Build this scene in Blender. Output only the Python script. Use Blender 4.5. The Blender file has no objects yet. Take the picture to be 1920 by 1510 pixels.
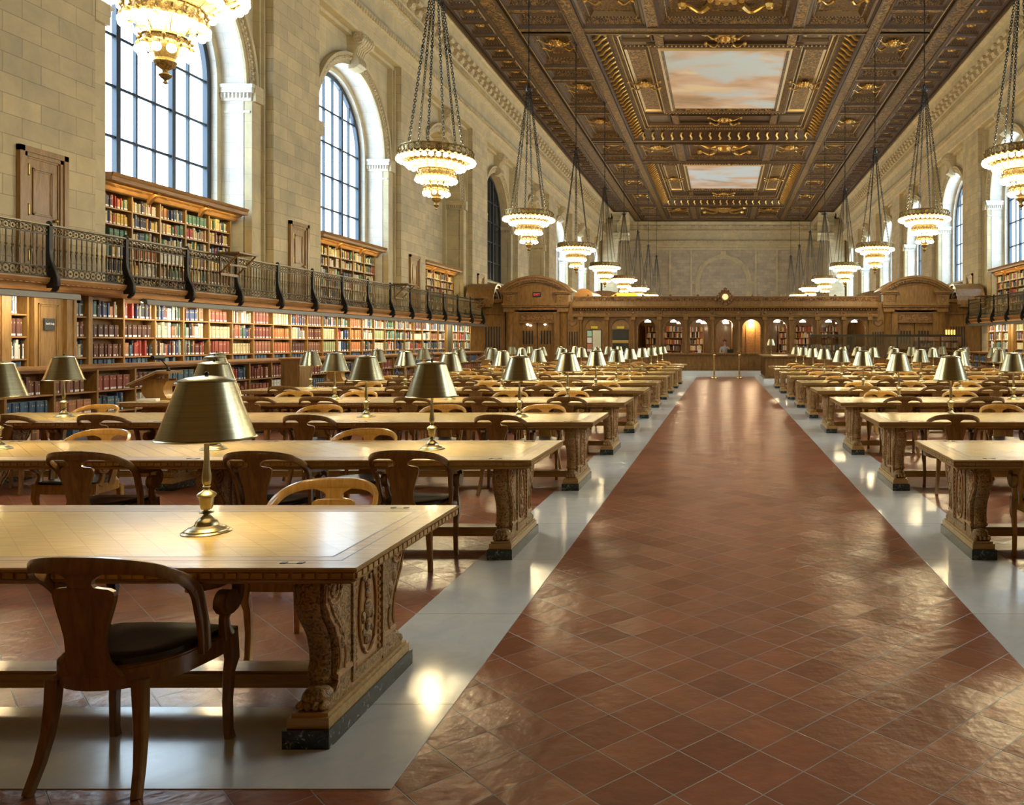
import bpy, math, random
from math import pi, sin, cos, sqrt
from mathutils import Vector, Matrix
random.seed(7)
R = random.Random(11)
SC = bpy.context.scene
COL = SC.collection

# ------------------------------------------------------------------ camera, world, exposure
EYE = 1.646
cam = bpy.data.cameras.new('camera')
cam.sensor_width = 36.0
cam.lens = 36.0 * 1549 / 1920
cam.shift_x = -(1354 - 960) / 1920
cam.shift_y = -(755 - 642) / 1920
cam.clip_end = 300
camo = bpy.data.objects.new('camera', cam)
COL.objects.link(camo)
camo.location = (-0.15, 0, EYE)
camo.rotation_euler = (pi / 2, 0, 0)
SC.camera = camo
SC.view_settings.view_transform = 'Standard'
SC.view_settings.look = 'None'
SC.view_settings.gamma = 1
SC.view_settings.use_curve_mapping = False
SC.view_settings.exposure = 1.22
cy = SC.cycles
cy.max_bounces = 6
cy.diffuse_bounces = 3
cy.glossy_bounces = 3
cy.transmission_bounces = 2
cy.transparent_max_bounces = 8
cy.sample_clamp_indirect = 3.0
cy.caustics_reflective = False
cy.caustics_refractive = False
cy.blur_glossy = 1.0
world = bpy.data.worlds.new('world')
SC.world = world
world.use_nodes = True
world.node_tree.nodes['Background'].inputs[0].default_value = (0.68, 0.85, 1.0, 1)
world.node_tree.nodes['Background'].inputs[1].default_value = 4.6
CHAN_W = 400.0      # watts of one chandelier
CHAN_COL = (1.0, 0.82, 0.45)

# ------------------------------------------------------------------ materials
def newmat(name):
    m = bpy.data.materials.new(name)
    m.use_nodes = True
    nt = m.node_tree
    return m, nt, nt.nodes['Principled BSDF']

def N(nt, typ, **kw):
    n = nt.nodes.new(typ)
    for k, v in kw.items():
        if k.startswith('i_'):
            key = k[2:]
            key = int(key) if key.isdigit() else key.replace('_', ' ')
            n.inputs[key].default_value = v
        else:
            setattr(n, k, v)
    return n

def c4(c): return (c[0], c[1], c[2], 1)

def plain(name, col, rough=0.5, metal=0.0, emit=None, es=0.0, coat=0.0):
    m, nt, p = newmat(name)
    p.inputs['Base Color'].default_value = c4(col)
    p.inputs['Roughness'].default_value = rough
    p.inputs['Metallic'].default_value = metal
    if coat: p.inputs['Coat Weight'].default_value = coat
    if emit:
        p.inputs['Emission Color'].default_value = c4(emit)
        p.inputs['Emission Strength'].default_value = es
        m.cycles.emission_sampling = 'NONE'
    return m

def coords(nt, kind='Object', scale=(1, 1, 1), rot=(0, 0, 0), loc=(0, 0, 0)):
    if kind == 'World':
        g = N(nt, 'ShaderNodeNewGeometry'); src = g.outputs['Position']
    else:
        t = N(nt, 'ShaderNodeTexCoord'); src = t.outputs['Object']
    mp = N(nt, 'ShaderNodeMapping')
    mp.inputs['Scale'].default_value = scale
    mp.inputs['Rotation'].default_value = rot
    mp.inputs['Location'].default_value = loc
    nt.links.new(src, mp.inputs[0])
    return mp.outputs[0]

def ramp(nt, src, stops):
    r = N(nt, 'ShaderNodeValToRGB')
    e = r.color_ramp.elements
    while len(e) < len(stops): e.new(0.5)
    for i, (p, c) in enumerate(stops):
        e[i].position = p; e[i].color = c4(c)
    nt.links.new(src, r.inputs[0])
    return r.outputs[0]

def noise(nt, vec, scale, detail=3, rough=0.55, dist=0.0):
    n = N(nt, 'ShaderNodeTexNoise')
    n.inputs['Scale'].default_value = scale
    n.inputs['Detail'].default_value = detail
    n.inputs['Roughness'].default_value = rough
    n.inputs['Distortion'].default_value = dist
    if vec is not None: nt.links.new(vec, n.inputs['Vector'])
    return n.outputs['Fac']

def bump(nt, p, h, strength=0.3, dist=0.01):
    b = N(nt, 'ShaderNodeBump')
    b.inputs['Strength'].default_value = strength
    b.inputs['Distance'].default_value = dist
    nt.links.new(h, b.inputs['Height'])
    nt.links.new(b.outputs[0], p.inputs['Normal'])

def wood(name, dark, light, rough=0.4, scale=(3, 30, 30), coat=0.0, bs=0.15, kind='Object'):
    m, nt, p = newmat(name)
    v = coords(nt, kind, scale)
    f = noise(nt, v, 1.0, 4, 0.6, 0.6)
    nt.links.new(ramp(nt, f, [(0.3, dark), (0.7, light)]), p.inputs['Base Color'])
    p.inputs['Roughness'].default_value = rough
    if coat:
        p.inputs['Coat Weight'].default_value = coat
        p.inputs['Coat Roughness'].default_value = 0.12
    bump(nt, p, f, bs, 0.002)
    return m

def mixcol(nt, fac, a, b, blend='MIX'):
    n = N(nt, 'ShaderNodeMix', data_type='RGBA', blend_type=blend)
    if isinstance(fac, float): n.inputs[0].default_value = fac
    else: nt.links.new(fac, n.inputs[0])
    for s, x in ((6, a), (7, b)):
        if isinstance(x, tuple): n.inputs[s].default_value = c4(x)
        else: nt.links.new(x, n.inputs[s])
    return n.outputs[2]

def stone(name, c1, c2, mortar, bw=0.8, bh=0.347, zoff=0.0, ms=0.006):
    m, nt, p = newmat(name)
    g = N(nt, 'ShaderNodeNewGeometry')
    sn = N(nt, 'ShaderNodeSeparateXYZ'); nt.links.new(g.outputs['True Normal'], sn.inputs[0])
    sp = N(nt, 'ShaderNodeSeparateXYZ'); nt.links.new(g.outputs['Position'], sp.inputs[0])
    ab = N(nt, 'ShaderNodeMath', operation='ABSOLUTE'); nt.links.new(sn.outputs[0], ab.inputs[0])
    gt = N(nt, 'ShaderNodeMath', operation='GREATER_THAN'); gt.inputs[1].default_value = 0.6
    nt.links.new(ab.outputs[0], gt.inputs[0])
    mx = N(nt, 'ShaderNodeMix', data_type='FLOAT')
    nt.links.new(gt.outputs[0], mx.inputs[0]); nt.links.new(sp.outputs[0], mx.inputs[2]); nt.links.new(sp.outputs[1], mx.inputs[3])
    cb = N(nt, 'ShaderNodeCombineXYZ')
    nt.links.new(mx.outputs[0], cb.inputs[0])
    az = N(nt, 'ShaderNodeMath', operation='ADD'); az.inputs[1].default_value = zoff
    nt.links.new(sp.outputs[2], az.inputs[0]); nt.links.new(az.outputs[0], cb.inputs[1])
    br = N(nt, 'ShaderNodeTexBrick')
    br.inputs['Scale'].default_value = 1.0
    br.inputs['Brick Width'].default_value = bw
    br.inputs['Row Height'].default_value = bh
    br.inputs['Mortar Size'].default_value = ms
    br.inputs['Mortar Smooth'].default_value = 0.1
    br.inputs['Color1'].default_value = c4(c1)
    br.inputs['Color2'].default_value = c4(c2)
    br.inputs['Mortar'].default_value = c4(mortar)
    nt.links.new(cb.outputs[0], br.inputs['Vector'])
    f = noise(nt, g.outputs['Position'], 1.3, 5, 0.65, 0.5)
    tone = ramp(nt, f, [(0.25, (0.72, 0.72, 0.75)), (0.75, (1.12, 1.08, 1.0))])
    nt.links.new(mixcol(nt, 1.0, br.outputs['Color'], tone, 'MULTIPLY'), p.inputs['Base Color'])
    p.inputs['Roughness'].default_value = 0.65
    inv = N(nt, 'ShaderNodeMath', operation='SUBTRACT'); inv.inputs[0].default_value = 1.0
    nt.links.new(br.outputs['Fac'], inv.inputs[1])
    bump(nt, p, inv.outputs[0], 0.5, 0.006)
    return m

def relief(name, dark, gold, scale, cut=0.5, metal=0.6, rough=0.35, strength=0.8, dist=0.03):
    m, nt, p = newmat(name)
    v = coords(nt, 'World')
    f = noise(nt, v, scale, 4, 0.6, 1.6)
    nt.links.new(ramp(nt, f, [(cut - 0.06, dark), (cut + 0.10, gold)]), p.inputs['Base Color'])
    mr = ramp(nt, f, [(cut - 0.05, (0, 0, 0)), (cut + 0.1, (metal, metal, metal))])
    nt.links.new(mr, p.inputs['Metallic'])
    p.inputs['Roughness'].default_value = rough
    bump(nt, p, f, strength, dist)
    return m

M = {}
M['stone'] = stone('wall_ashlar', (0.66, 0.555, 0.34), (0.52, 0.45, 0.29), (0.33, 0.27, 0.18))
M['stone_far'] = stone('far_ashlar', (0.60, 0.52, 0.38), (0.47, 0.41, 0.30), (0.33, 0.28, 0.20))
M['stone_plain'] = stone('dressed_stone', (0.66, 0.565, 0.35), (0.58, 0.51, 0.33), (0.38, 0.32, 0.22), 1.6, 0.7, 0.2, 0.004)
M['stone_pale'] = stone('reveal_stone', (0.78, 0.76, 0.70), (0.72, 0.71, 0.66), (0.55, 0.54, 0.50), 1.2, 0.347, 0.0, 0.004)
M['carved'] = None
m, nt, p = newmat('carved_stone')
f = noise(nt, coords(nt, 'World'), 14, 3, 0.6, 1.2)
nt.links.new(ramp(nt, f, [(0.35, (0.42, 0.35, 0.22)), (0.6, (0.68, 0.58, 0.39))]), p.inputs['Base Color'])
p.inputs['Roughness'].default_value = 0.7
bump(nt, p, f, 0.8, 0.02)
M['carved'] = m
M['oak'] = wood('golden_oak', (0.34, 0.20, 0.055), (0.54, 0.35, 0.115), 0.36, (3, 40, 40), 0.25)
M['oak_v'] = wood('golden_oak_upright', (0.36, 0.185, 0.06), (0.56, 0.32, 0.12), 0.36, (40, 40, 3), 0.25)
M['chair_shaded'] = wood('chair_oak_shaded', (0.155, 0.076, 0.020), (0.30, 0.155, 0.042), 0.30, (30, 30, 6), 0.4)  # chair oak with the shade on the backs put into the colour
M['chair_lit'] = wood('chair_oak_lit', (0.40, 0.21, 0.045), (0.62, 0.36, 0.095), 0.26, (30, 30, 6), 0.4)  # the same oak with front light put into the colour
M['leather'] = plain('seat_leather', (0.018, 0.011, 0.008), 0.42, coat=0.1)
M['case'] = wood('bookcase_oak', (0.20, 0.105, 0.027), (0.36, 0.20, 0.055), 0.42, (20, 20, 3), 0.1, kind='World')
M['case_h'] = wood('bookcase_oak_rail', (0.24, 0.115, 0.035), (0.43, 0.22, 0.07), 0.4, (20, 3, 20), 0.15, kind='World')
M['case_in'] = wood('bookcase_inside', (0.20, 0.09, 0.02), (0.33, 0.16, 0.04), 0.5, (10, 10, 3), 0, kind='World')
M['screen'] = wood('screen_oak', (0.13, 0.064, 0.014), (0.27, 0.14, 0.034), 0.42, (14, 14, 2.5), 0.15, kind='World')
M['screen_carved'] = relief('screen_carving', (0.11, 0.048, 0.013), (0.33, 0.16, 0.045), 9, 0.5, 0.0, 0.45, 0.9, 0.04)
M['table_carved'] = None
m, nt, p = newmat('table_carving')
f = noise(nt, coords(nt), 34, 3, 0.55, 2.0)
nt.links.new(ramp(nt, f, [(0.36, (0.14, 0.075, 0.022)), (0.56, (0.46, 0.29, 0.11))]), p.inputs['Base Color'])
p.inputs['Roughness'].default_value = 0.4
bump(nt, p, f, 0.9, 0.008)
M['table_carved'] = m
# parquet table top
m, nt, p = newmat('parquet_top')
v = coords(nt, rot=(0, 0, pi / 4))
br = N(nt, 'ShaderNodeTexBrick')
for k, val in (('Scale', 1.0), ('Brick Width', 0.46), ('Row Height', 0.105), ('Mortar Size', 0.0012), ('Mortar Smooth', 0.3)):
    br.inputs[k].default_value = val
br.inputs['Color1'].default_value = c4((0.70, 0.525, 0.185)); br.inputs['Color2'].default_value = c4((0.62, 0.445, 0.15)); br.inputs['Mortar'].default_value = c4((0.50, 0.31, 0.11))
nt.links.new(v, br.inputs['Vector'])
f = noise(nt, coords(nt, rot=(0, 0, pi / 4), scale=(5, 60, 5)), 1.0, 4, 0.6, 0.3)
tone = ramp(nt, f, [(0.3, (0.84, 0.82, 0.76)), (0.7, (1.08, 1.06, 1.0))])
nt.links.new(mixcol(nt, 1.0, br.outputs['Color'], tone, 'MULTIPLY'), p.inputs['Base Color'])
p.inputs['Roughness'].default_value = 0.27
p.inputs['Coat Weight'].default_value = 0.35
p.inputs['Coat Roughness'].default_value = 0.13
fb = noise(nt, coords(nt), 7, 2)
bump(nt, p, fb, 0.06, 0.01)
M['parquet'] = m
M['inlay'] = plain('ebony_inlay', (0.09, 0.045, 0.018), 0.35)
M['iron'] = plain('black_iron', (0.022, 0.021, 0.02), 0.42, 0.6)
M['bronze'] = plain('rail_bronze', (0.16, 0.125, 0.07), 0.36, 0.8)
M['bronze_dark'] = plain('bronze_frieze', (0.055, 0.047, 0.032), 0.4, 0.7)
M['steel_grey'] = plain('grey_light_housing', (0.16, 0.155, 0.14), 0.45, 0.3)
M['hinge'] = plain('brass_hinge', (0.7, 0.5, 0.15), 0.3, 0.9)
# brushed lamp brass
def brass(name, col, rough, bs):
    m, nt, p = newmat(name)
    f = noise(nt, coords(nt, scale=(2, 2, 160)), 1.0, 3)
    p.inputs['Metallic'].default_value = 1.0
    nt.links.new(ramp(nt, f, [(0.3, tuple(c * 0.86 for c in col)), (0.7, tuple(c * 1.08 for c in col))]), p.inputs['Base Color'])
    p.inputs['Roughness'].default_value = rough
    bump(nt, p, f, bs, 0.001)
    return m
M['brass'] = brass('brushed_brass_shade', (0.44, 0.40, 0.255), 0.27, 0.10)
M['brass_stem'] = brass('lamp_stem_brass', (0.36, 0.31, 0.18), 0.30, 0.04)
M['shade_in'] = plain('shade_lining', (0.85, 0.83, 0.75), 0.5)
M['bulb'] = plain('lamp_bulb', (1, 1, 1), 0.5, 0, (1.0, 0.83, 0.5), 7)
M['globe'] = plain('lit_globe', (1, 1, 1), 0.4, 0, (1.0, 0.86, 0.56), 6)
M['gilt'] = relief('gilt_metal', (0.10, 0.06, 0.015), (0.46, 0.32, 0.11), 22, 0.46, 0.8, 0.32, 0.6, 0.01)
M['polbrass'] = plain('polished_brass', (0.85, 0.66, 0.28), 0.18, 1.0)
M['chain'] = plain('dark_chain', (0.06, 0.06, 0.055), 0.35, 0.9)
# black marble with white veins
m, nt, p = newmat('black_marble')
f = noise(nt, coords(nt), 16, 5, 0.7, 2.5)
nt.links.new(ramp(nt, f, [(0.52, (0.012, 0.017, 0.016)), (0.60, (0.05, 0.07, 0.065)), (0.66, (0.35, 0.40, 0.38)), (0.71, (0.03, 0.045, 0.04))]), p.inputs['Base Color'])
p.inputs['Roughness'].default_value = 0.22
M['marble_black'] = m
# terracotta floor
m, nt, p = newmat('terracotta_tiles')
def mth(op, a, b=None, c=None):
    n = N(nt, 'ShaderNodeMath', operation=op)
    for i, q in enumerate((a, b, c)):
        if q is None: continue
        if isinstance(q, (int, float)): n.inputs[i].default_value = q
        else: nt.links.new(q, n.inputs[i])
    return n.outputs[0]
TS = 0.2304
v = coords(nt, 'World', rot=(0, 0, pi / 4), loc=(.0507, -.0507, 0))
sx = N(nt, 'ShaderNodeSeparateXYZ'); nt.links.new(v, sx.inputs[0])
U, V = mth('DIVIDE', sx.outputs[0], TS), mth('DIVIDE', sx.outputs[1], TS)
fu, fv = mth('FLOOR', U), mth('FLOOR', V)
ru, rv = mth('SUBTRACT', U, fu), mth('SUBTRACT', V, fv)
cb = N(nt, 'ShaderNodeCombineXYZ'); nt.links.new(fu, cb.inputs[0]); nt.links.new(fv, cb.inputs[1])
wn_ = N(nt, 'ShaderNodeTexWhiteNoise', noise_dimensions='2D'); nt.links.new(cb.outputs[0], wn_.inputs['Vector'])
sc_ = N(nt, 'ShaderNodeSeparateColor'); nt.links.new(wn_.outputs['Color'], sc_.inputs[0])
eu = mth('MINIMUM', ru, mth('SUBTRACT', 1.0, ru)); ev = mth('MINIMUM', rv, mth('SUBTRACT', 1.0, rv))
edge = mth('MINIMUM', eu, ev)
msk = N(nt, 'ShaderNodeMapRange'); msk.inputs[1].default_value = .008; msk.inputs[2].default_value = .014; nt.links.new(edge, msk.inputs[0])
tile = ramp(nt, wn_.outputs['Value'], [(0.0, (0.25, 0.080, 0.037)), (0.5, (0.30, 0.096, 0.043)), (1.0, (0.35, 0.120, 0.055))])
fw = noise(nt, coords(nt, 'World'), 5.0, 5, 0.62, 0.2)
tone = ramp(nt, fw, [(0.3, (0.80, 0.80, 0.78)), (0.72, (1.14, 1.12, 1.12))])
tcol = mixcol(nt, 1.0, tile, tone, 'MULTIPLY')
nt.links.new(mixcol(nt, msk.outputs[0], (0.31, 0.285, 0.30), tcol), p.inputs['Base Color'])
fr = noise(nt, coords(nt, 'World'), 7, 4)
rr = N(nt, 'ShaderNodeMapRange'); rr.inputs[1].default_value = .3; rr.inputs[2].default_value = .7; rr.inputs[3].default_value = 0.22; rr.inputs[4].default_value = 0.40
p.inputs['Roughness'].default_value = 0.29
p.inputs['Specular IOR Level'].default_value = 0.8
wv = noise(nt, coords(nt, 'World'), 14, 3, 0.5)
tu = mth('MULTIPLY', mth('SUBTRACT', sc_.outputs[0], .5), mth('SUBTRACT', ru, .5))
tv = mth('MULTIPLY', mth('SUBTRACT', sc_.outputs[1], .5), mth('SUBTRACT', rv, .5))
hsum = mth('ADD', mth('MULTIPLY', wv, .35), mth('MULTIPLY', mth('ADD', tu, tv), .9))
hsum = mth('ADD', hsum, mth('MULTIPLY', msk.outputs[0], .12))
bump(nt, p, hsum, 1.0, 0.012)
M['terra'] = m
# pale marble floor bands
m, nt, p = newmat('pale_marble')
v = coords(nt, 'World', rot=(0, 0, pi / 2))
br = N(nt, 'ShaderNodeTexBrick', offset=0.0)
for k, val in (('Scale', 1.0), ('Brick Width', 1.25), ('Row Height', 40.0), ('Mortar Size', 0.0022), ('Mortar Smooth', 0.1)):
    br.inputs[k].default_value = val
br.inputs['Color1'].default_value = c4((0.78, 0.82, 0.84)); br.inputs['Color2'].default_value = c4((0.70, 0.75, 0.78)); br.inputs['Mortar'].default_value = c4((0.2, 0.2, 0.19))
nt.links.new(v, br.inputs['Vector'])
f = noise(nt, coords(nt, 'World'), 5, 6, 0.7, 1.2)
tone = ramp(nt, f, [(0.3, (0.9, 0.9, 0.92)), (0.7, (1.04, 1.04, 1.03))])
nt.links.new(mixcol(nt, 1.0, br.outputs['Color'], tone, 'MULTIPLY'), p.inputs['Base Color'])
p.inputs['Roughness'].default_value = 0.15
bump(nt, p, noise(nt, coords(nt, 'World'), 6, 2), 0.08, 0.01)
M['marble'] = m
# book cloth from colour attribute
m, nt, p = newmat('book_cloth')
a = N(nt, 'ShaderNodeVertexColor'); a.layer_name = 'Col'
nt.links.new(a.outputs['Color'], p.inputs['Base Color'])
p.inputs['Roughness'].default_value = 0.5
M['book'] = m
# ceiling
M['c_dark'] = wood('ceiling_walnut', (0.045, 0.022, 0.010), (0.085, 0.042, 0.018), 0.45, (4, 4, 10), 0, kind='World')
M['c_edge'] = plain('ceiling_moulding', (0.10, 0.058, 0.024), 0.38, 0.3)
M['c_gold'] = relief('ceiling_gilded_relief', (0.03, 0.014, 0.005), (0.42, 0.235, 0.06), 5.5, 0.51, 0.55, 0.36, 0.9, 0.05)
M['c_fine'] = relief('ceiling_fine_relief', (0.028, 0.013, 0.005), (0.30, 0.17, 0.05), 10, 0.5, 0.5, 0.4, 0.9, 0.03)
M['gold'] = plain('gilding', (0.62, 0.38, 0.10), 0.33, 0.8)
M['c_bead'] = plain('pale_gilt_beads', (0.72, 0.55, 0.27), 0.35, 0.5)
# cloud mural
m, nt, p = newmat('cloud_mural')
vec = coords(nt, 'World', scale=(0.24, 0.36, .1), loc=(3.1, 1.3, 0))
f1 = noise(nt, vec, 1.0, 5, 0.5, 0.5)
f2 = noise(nt, coords(nt, 'World', scale=(0.3, 0.6, .1), loc=(9, 4, 0)), 1.0, 4, 0.5, 0.5)
cl = ramp(nt, f2, [(0.3, (0.42, 0.31, 0.21)), (0.45, (0.66, 0.48, 0.34)), (0.58, (0.74, 0.60, 0.53)), (0.7, (0.86, 0.76, 0.56))])
sky = (0.62, 0.74, 0.84)
msk = ramp(nt, f1, [(0.44, (0, 0, 0)), (0.56, (1, 1, 1))])
nt.links.new(mixcol(nt, msk, sky, cl), p.inputs['Base Color'])
p.inputs['Roughness'].default_value = 0.6
M['mural'] = m
# window glass (thin)
m = bpy.data.materials.new('window_glass'); m.use_nodes = True
nt = m.node_tree; nt.nodes.clear()
o = N(nt, 'ShaderNodeOutputMaterial'); tr = N(nt, 'ShaderNodeBsdfTransparent'); gl = N(nt, 'ShaderNodeBsdfGlossy')
gl.inputs['Roughness'].default_value = 0.05; tr.inputs[0].default_value = (0.95, 0.97, 0.97, 1)
mx = N(nt, 'ShaderNodeMixShader')
mx.inputs[0].default_value = .05; nt.links.new(tr.outputs[0], mx.inputs[1]); nt.links.new(gl.outputs[0], mx.inputs[2]); nt.links.new(mx.outputs[0], o.inputs[0])
M['glass'] = m
M['blind'] = plain('blackout_glass', (0.02, 0.021, 0.022), 0.25)
M['win_frame'] = plain('window_iron', (0.03, 0.045, 0.065), 0.4, 0.2)
M['black'] = plain('black_panel', (0.012, 0.012, 0.013), 0.35)
M['sign'] = plain('sign_black', (0.035, 0.033, 0.03), 0.5)
M['white'] = plain('white_paint', (0.8, 0.8, 0.78), 0.5)
M['paper'] = plain('paper', (0.78, 0.78, 0.8), 0.6)
M['red_lit'] = plain('red_letters', (0.6, 0.03, 0.03), 0.5, 0, (0.9, 0.05, 0.05), 0.5)
M['tube'] = plain('light_tube', (1, 1, 1), 0.5, 0, (1.0, 0.9, 0.7), 5)
M['pendant'] = plain('opal_glass_lit', (1, 1, 1), 0.4, 0, (1.0, 0.9, 0.72), 3.2)
M['skin'] = plain('skin', (0.55, 0.33, 0.25), 0.5)
M['shirt'] = plain('pale_shirt', (0.55, 0.58, 0.66), 0.8)
M['trousers'] = plain('dark_trousers', (0.03, 0.035, 0.05), 0.8)
M['hair'] = plain('brown_hair', (0.06, 0.03, 0.02), 0.5)
M['green'] = plain('green_door_paint', (0.05, 0.055, 0.035), 0.45)

# ------------------------------------------------------------------ mesh builder
class MB:
    def __init__(s, T=None):
        s.v = []; s.f = []; s.m = []; s.mats = []; s.T = T; s.cols = None
    def mi(s, mat):
        if mat not in s.mats: s.mats.append(mat)
        return s.mats.index(mat)
    def add(s, vs, fs, mat):
        b = len(s.v)
        if s.T is not None: vs = [s.T @ Vector(q) for q in vs]
        s.v.extend([tuple(q) for q in vs])
        k = s.mi(mat)
        for f in fs:
            s.f.append(tuple(i + b for i in f)); s.m.append(k)
    def box(s, x0, x1, y0, y1, z0, z1, mat):
        vs = [(x, y, z) for z in (z0, z1) for y in (y0, y1) for x in (x0, x1)]
        s.add(vs, [(0, 2, 3, 1), (4, 5, 7, 6), (0, 1, 5, 4), (2, 6, 7, 3), (0, 4, 6, 2), (1, 3, 7, 5)], mat)
    def cbox(s, c, d, mat):
        s.box(c[0] - d[0] / 2, c[0] + d[0] / 2, c[1] - d[1] / 2, c[1] + d[1] / 2, c[2] - d[2] / 2, c[2] + d[2] / 2, mat)
    def quad(s, a, b, c, d, mat): s.add([a, b, c, d], [(0, 1, 2, 3)], mat)
    def lathe(s, prof, c, mat, n=24, capb=False, capt=False, sx=1, sy=1):
        vs = []; fs = []
        for r, z in prof:
            for i in range(n):
                a = 2 * pi * i / n
                vs.append((c[0] + r * cos(a) * sx, c[1] + r * sin(a) * sy, c[2] + z))
        for j in range(len(prof) - 1):
            for i in range(n):
                k = (i + 1) % n
                fs.append((j * n + i, j * n + k, (j + 1) * n + k, (j + 1) * n + i))
        if capb: fs.append(tuple(reversed(range(n))))
        if capt: fs.append(tuple(range((len(prof) - 1) * n, len(prof) * n)))
        s.add(vs, fs, mat)
    def ball(s, c, r, mat, n=8, m=5, sc=(1, 1, 1)):
        vs = [(c[0], c[1], c[2] - r * sc[2])]; fs = []
        for j in range(1, m):
            t = -pi / 2 + pi * j / m
            for i in range(n):
                a = 2 * pi * i / n
                vs.append((c[0] + r * sc[0] * cos(t) * cos(a), c[1] + r * sc[1] * cos(t) * sin(a), c[2] + r * sc[2] * sin(t)))
        vs.append((c[0], c[1], c[2] + r * sc[2]))
        L = len(vs) - 1
        for i in range(n):
            k = (i + 1) % n
            fs.append((0, 1 + k, 1 + i)); fs.append((L, L - n + i, L - n + k))
            for j in range(m - 2):
                fs.append((1 + j * n + i, 1 + j * n + k, 1 + (j + 1) * n + k, 1 + (j + 1) * n + i))
        s.add(vs, fs, mat)
    def sweep(s, pts, wid, hei, mat, ref=None, refs=None, n=8, caps=True, power=None):
        """tube along pts; section is an n-gon ellipse (power None) or a rounded rectangle; wid along ref, hei across."""
        P = [Vector(q) for q in pts]; vs = []; fs = []
        L = len(P)
        W = wid if isinstance(wid, (list, tuple)) else [wid] * L
        H = hei if isinstance(hei, (list, tuple)) else [hei] * L
        for i, q in enumerate(P):
            t = (P[min(i + 1, L - 1)] - P[max(i - 1, 0)])
            if t.length < 1e-9: t = Vector((0, 0, 1))
            t.normalize()
            rf = Vector(refs[i]) if refs else (Vector(ref) if ref else (Vector((0, 0, 1)) if abs(t.z) < 0.9 else Vector((1, 0, 0))))
            a = rf - t * rf.dot(t)
            if a.length < 1e-6: a = t.orthogonal()
            a.normalize(); b = t.cross(a)
            if power == 'rect':
                c = 0.72
                sec = [(1, c), (c, 1), (-c, 1), (-1, c), (-1, -c), (-c, -1), (c, -1), (1, -c)]
            else:
                sec = [(cos(2 * pi * k / n), sin(2 * pi * k / n)) for k in range(n)]
            for u, w in sec: vs.append(q + a * (u * W[i] / 2) + b * (w * H[i] / 2))
        k = len(sec)
        for j in range(L - 1):
            for i in range(k):
                i2 = (i + 1) % k
                fs.append((j * k + i, j * k + i2, (j + 1) * k + i2, (j + 1) * k + i))
        if caps:
            fs.append(tuple(reversed(range(k)))); fs.append(tuple(range((L - 1) * k, L * k)))
        s.add(vs, fs, mat)
    def prism(s, poly, axis, a, b, mat):
        """extrude 2-D polygon along axis from a to b; poly in the other two axes in xyz order"""
        def P(u, w, t):
            return {'x': (t, u, w), 'y': (u, t, w), 'z': (u, w, t)}[axis]
        n = len(poly)
        vs = [P(u, w, a) for u, w in poly] + [P(u, w, b) for u, w in poly]
        fs = [(i, (i + 1) % n, n + (i + 1) % n, n + i) for i in range(n)]
        fs += [tuple(reversed(range(n))), tuple(range(n, 2 * n))]
        s.add(vs, fs, mat)
    def extrude_open(s, prof, y0, y1, mats):
        """open (x,z) profile extruded along y"""
        for i in range(len(prof) - 1):
            (xa, za), (xb, zb) = prof[i], prof[i + 1]
            mt = mats[i] if isinstance(mats, list) else mats
            s.quad((xa, y0, za), (xb, y0, zb), (xb, y1, zb), (xa, y1, za), mt)
    def mesh(s, name):
        me = bpy.data.meshes.new(name)
        me.from_pydata(s.v, [], s.f)
        for k in s.mats: me.materials.append(k)
        me.polygons.foreach_set('material_index', s.m)
        me.polygons.foreach_set('use_smooth', [True] * len(s.f))
        me.set_sharp_from_angle(angle=math.radians(38))
        if s.cols:
            a = me.color_attributes.new('Col', 'FLOAT_COLOR', 'CORNER')
            flat = []
            for f, c in zip(s.f, s.cols):
                for _ in f: flat.extend((c[0], c[1], c[2], 1))
            a.data.foreach_set('color', flat)
        me.update()
        return me
    def build(s, name, parent=None, **kw):
        o = bpy.data.objects.new(name, s.mesh(name))
        COL.objects.link(o)
        if parent: o.parent = parent
        for k, v in kw.items(): o[k] = v
        return o

def empty(name, loc=(0, 0, 0), rz=0.0, **kw):
    o = bpy.data.objects.new(name, None)
    o.empty_display_size = 0.2
    COL.objects.link(o)
    o.location = loc; o.rotation_euler = (0, 0, rz)
    for k, v in kw.items(): o[k] = v
    return o

KIDS = {}
def kids(o):
    return [c for c in COL.objects if c.parent == o]
def proto(o):
    """record the tree of a prototype once so that copies are quick"""
    ch = kids(o); KIDS[o] = ch
    for c in ch: proto(c)
    return o
def copy_tree(o, parent=None):
    c = o.copy(); COL.objects.link(c)
    if parent: c.parent = parent
    for k in KIDS.get(o, ()): copy_tree(k, c)
    return c
ORD = ['', 'first', 'second', 'third', 'fourth', 'fifth', 'sixth', 'seventh', 'eighth', 'ninth', 'tenth', 'eleventh', 'twelfth', 'thirteenth', 'fourteenth', 'fifteenth', 'sixteenth', 'seventeenth', 'eighteenth', 'nineteenth', 'twentieth',
       'twenty-first', 'twenty-second', 'twenty-third', 'twenty-fourth', 'twenty-fifth', 'twenty-sixth', 'twenty-seventh', 'twenty-eighth', 'twenty-ninth', 'thirtieth', 'thirty-first', 'thirty-second', 'thirty-third', 'thirty-fourth', 'thirty-fifth']
def light(name, kind, loc, power, col, **kw):
    l = bpy.data.lights.new(name, kind); l.energy = power; l.color = col
    for k, v in kw.items(): setattr(l, k, v)
    o = bpy.data.objects.new(name, l); COL.objects.link(o); o.location = loc
    return o
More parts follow.
